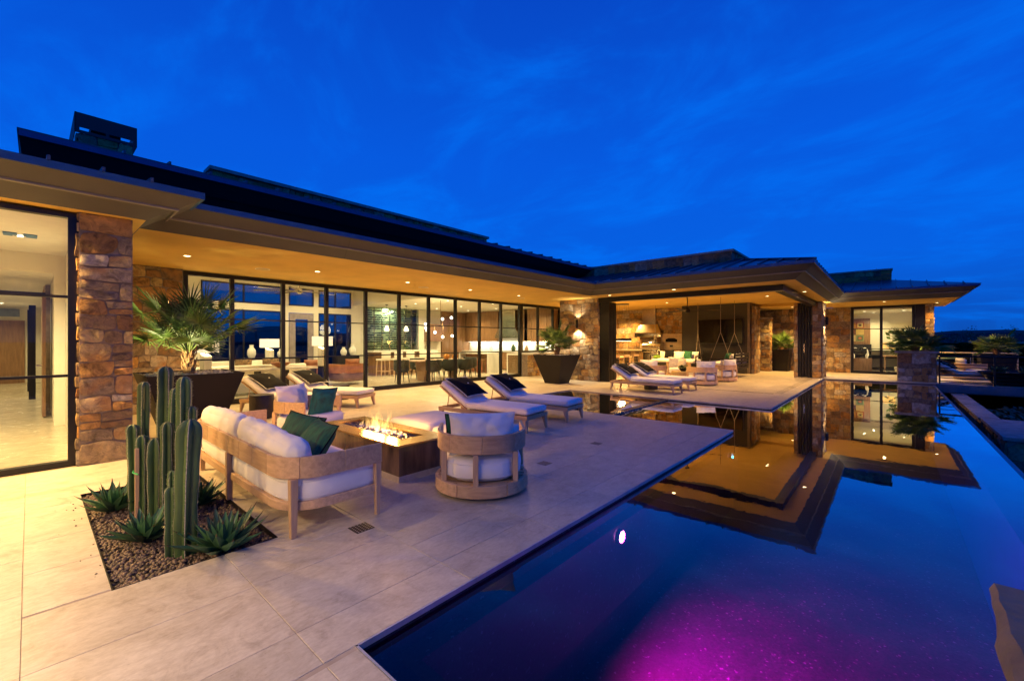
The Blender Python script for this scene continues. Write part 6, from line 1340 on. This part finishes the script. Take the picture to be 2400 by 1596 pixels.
spk = thing('globe_chandelier', 'branching chandelier with glowing glass globes over the indoor dining table', 'hanging light', (-13.1, 10.6, 3.06)); MB().tube([(0, 0, 0), (0, 0, -1.0)], .012, 6).build('stem', BRASS, spk); MB().tube([(0, -.75, -1.0), (0, .75, -1.0)], .014, 6).build('arm', BRASS, spk)
GB = glow('globe_bulb', (1, .9, .72), 9)
for (y, z, x) in [(-.75, -.95, .05), (-.62, -1.08, -.1), (-.35, -1.25, .1), (.1, -.72, .0), (.45, -.66, .12), (.15, -1.42, -.05), (.55, -1.38, .05), (.75, -1.02, 0)]:
    MB().tube([(0, y * .9, -1.0), (x, y, z)], .007, 4).build('arm', BRASS, spk); MB().lathe([(.001, z - .055), (.04, z - .04), (.055, z), (.04, z + .04), (.001, z + .055)], 12, x, y, cap=False).build('globe', GB, spk, smooth=True)
lamp('POINT', (0, 0, -1.0), 26, SOFT, .3, parent=spk)
# kitchen island
isl = thing('kitchen_island', 'white marble waterfall island with wood inset in the kitchen', 'kitchen island', (-14.75, 14.3, 0)); part('island_top', isl, MARBLE, -1.0, 1.0, -.42, .42, .87, .93, .003)
for s in (-1, 1): part('waterfall_side', isl, MARBLE, s * .97 - .03, s * .97 + .03, -.42, .42, 0, .869)
part('wood_inset', isl, WALNUT, -.93, .93, -.05, .4, .02, .865)
def istool(x, y, l, first=None):
    if first: return dup(first, (x, y, 0), 0, l)
    t = thing('island_stool', l, 'stool', (x, y, 0), 0, 'low wooden stools at the kitchen island'); part('seat', t, WALNUT, -.2, .2, -.16, .16, .58, .64, .01)
    for sx in (-1, 1):
        for sy in (-1, 1): leg(t, sx * .16, sy * .12, .58, .035, .03, m=mat('red_wood', (.28, .09, .04), .45))
    part('foot_rail', t, mat('red_wood', (.28, .09, .04), .45), -.17, .17, -.13, -.11, .2, .23); return t
is1 = istool(-15.3, 13.85, 'left wooden stool tucked at the kitchen island'); istool(-14.7, 13.85, 'middle wooden stool tucked at the kitchen island', is1); istool(-14.15, 13.85, 'right wooden stool tucked at the kitchen island', is1)
wf = thing('wine_fridge', 'glass-fronted drinks fridge set in white marble next to the glass wall', 'fridge', (-12.25, 14.3, 0)); part('surround', wf, MARBLE, -.45, .45, -.3, 1.6, 0, .93); part('door_glass', wf, mat('fridge_glass', (.16, .10, .05), .1), -.38, .38, -.31, -.301, .06, .86); part('handle', wf, STEEL, .33, .35, -.34, -.315, .3, .8)
for x, h, m_, r, l in [(-15.6, .32, CRYSTAL, .1, 'clear canister with pasta on the kitchen counter'), (-14.05, .36, mat('green_glass', (.05, .10, .05), .1), .12, 'dark green bottle vase on the kitchen counter'), (-13.2, .3, OAK, .1, 'wooden vessel on the kitchen counter right of the green vase')]: vase(x, 15.98 if m_ is not CRYSTAL else 16.0, .95, h, r, l, m_)
gp = thing('cooking_pot', 'bright green pot on the kitchen counter', 'pot', (-12.4, 16.1, .95)); MB().lathe([(.12, 0), (.14, .03), (.14, .13), (.12, .15)], 18).build('pot_body', mat('lime_enamel', (.22, .5, .02), .3), gp); MB().tube([(-.2, 0, .1), (.2, 0, .1)], .012, 5).build('handle', mat('lime_enamel', (.22, .5, .02), .3), gp)
fa = thing('kitchen_faucet', 'curved steel faucet on the kitchen counter', 'faucet', (-12.05, 15.2, .93)); MB().tube([(0, 0, 0), (0, 0, .34), (.03, 0, .42), (.1, 0, .44), (.16, 0, .38), (.16, 0, .3)], .012, 8).build('spout', STEEL, fa)
art2 = thing('branch_vase', 'clear vase with bare branches on the bar top', 'vase', (-16.7, 12.6, 1.06)); MB().lathe([(.05, 0), (.07, .12), (.04, .2)], 12, cap=False).build('glass_body', CRYSTAL, art2)
r_ = random.Random(4); tw_ = MB()
for i in range(7): a = r_.uniform(0, 6.3); tw_.tube([(0, 0, .05), (.06 * math.cos(a), .06 * math.sin(a), .3), (.2 * math.cos(a), .2 * math.sin(a), .5 + r_.random() * .2)], [.005, .004, .002], 4)
stuff(tw_.build('branches', BARK, art2))
# ================================================================ BEYOND
HILL = mat('far_hill', (.012, .02, .03), 1.0, var=.2, scale=.01, world=True)
def ridge(name, dist, h, a0, a1, seed, m=HILL):
    mb = MB(); P = []; n = 90; ca = math.atan2(885, 1000)
    for i in range(n + 1):
        a = math.radians(a0 + (a1 - a0) * i / n); dx, dy = math.sin(a - ca), math.cos(a - ca); hh = h * (.45 + .7 * abs(noise.fractal(Vector((i * .09 + seed, 0, seed)), 1.0, 2.0, 5)))
        P += [(dx * dist, dy * dist, -3), (dx * (dist + h * 1.2), dy * (dist + h * 1.2), hh * .75), (dx * (dist + h * 2.5), dy * (dist + h * 2.5), hh), (dx * (dist + h * 5), dy * (dist + h * 5), -3)]
    fs = []
    for i in range(n):
        for k in range(3): fs.append((4 * i + k, 4 * i + 4 + k, 4 * i + 5 + k, 4 * i + 1 + k))
    mb.add(P, fs); return struct(mb.build(name, m))
ridge('hills', 420, 16, -70, 75, 4)
def desert_tree(x, y, z, h, w, label, seed, kind=0, n=900):
    rnd = random.Random(seed); t = thing('desert_tree', label, 'tree', (x, y, z), 0, 'dark trees beyond the end terrace'); tr = MB(); le = MB()
    for b in range(5):
        a = rnd.uniform(0, 6.3); tip = (w * .4 * math.cos(a), w * .4 * math.sin(a), h * rnd.uniform(.6, .85)); tr.tube([(0, 0, 0), (tip[0] * .3, tip[1] * .3, h * .35), tip], [h * .02, h * .014, h * .004], 5)
    tr.build('trunk', BARK, t); cl = [(rnd.gauss(0, .26) * w, rnd.gauss(0, .26) * w, h * rnd.uniform(.42, .98), rnd.uniform(.10, .22) * w) for _ in range(16)]
    for i in range(n):
        c = cl[rnd.randrange(16)]; p = Vector((c[0] + rnd.gauss(0, c[3] * .6), c[1] + rnd.gauss(0, c[3] * .6), c[2] + rnd.gauss(0, c[3] * .5))); d = Vector((rnd.uniform(-1, 1), rnd.uniform(-1, 1), rnd.uniform(-.6, 1))).normalized() * w * .055; s = d.orthogonal().normalized() * w * .018
        le.add([p, p + d * .5 + s, p + d, p + d * .5 - s], [(0, 1, 2, 3)])
    le.build('crown', LEAFDK, t); return t
TL = ['dark bushy tree just right of the far wing', 'small dark tree left of the distant thin tree', 'taller feathery tree above the near railing', 'thin tall tree behind the terrace palm', 'round dark tree right of the terrace palm', 'wide dark tree at the right edge of the frame', 'low dark tree behind the terrace chairs', 'dark shrubby tree behind the right railing', 'tall dark tree cut by the right edge of the frame']
def ray_at(px, d): k = (px - 1200) / 1000; return (d * (FX + k * FY), d * (FY - k * FX))
for i, (px, d, top, w) in enumerate([(2180, 46, 800, 5), (2232, 40, 783, 2.2), (2268, 42, 775, 2.4), (2292, 40, 772, 1.2), (2350, 44, 790, 2.4), (2392, 38, 806, 4), (2250, 36, 814, 5), (2330, 34, 815, 5), (2410, 36, 760, 2.5)]):
    x, y = ray_at(px, d); desert_tree(x, y, -3, 1.5 + (798.5 - top) / 1000 * d + 3, w, TL[i], 40 + i)
hg = stuff(leafy(None, 14000, 1, 0, 1, LEAFDK, 77, .16, 'distant_scrub')); hg.location = (14, 40, -2.6); hg.scale = (26, 12, 3.6); tag(hg, 'dark mass of desert scrub beyond the end terrace', 'scrub')
# lights of the town far away
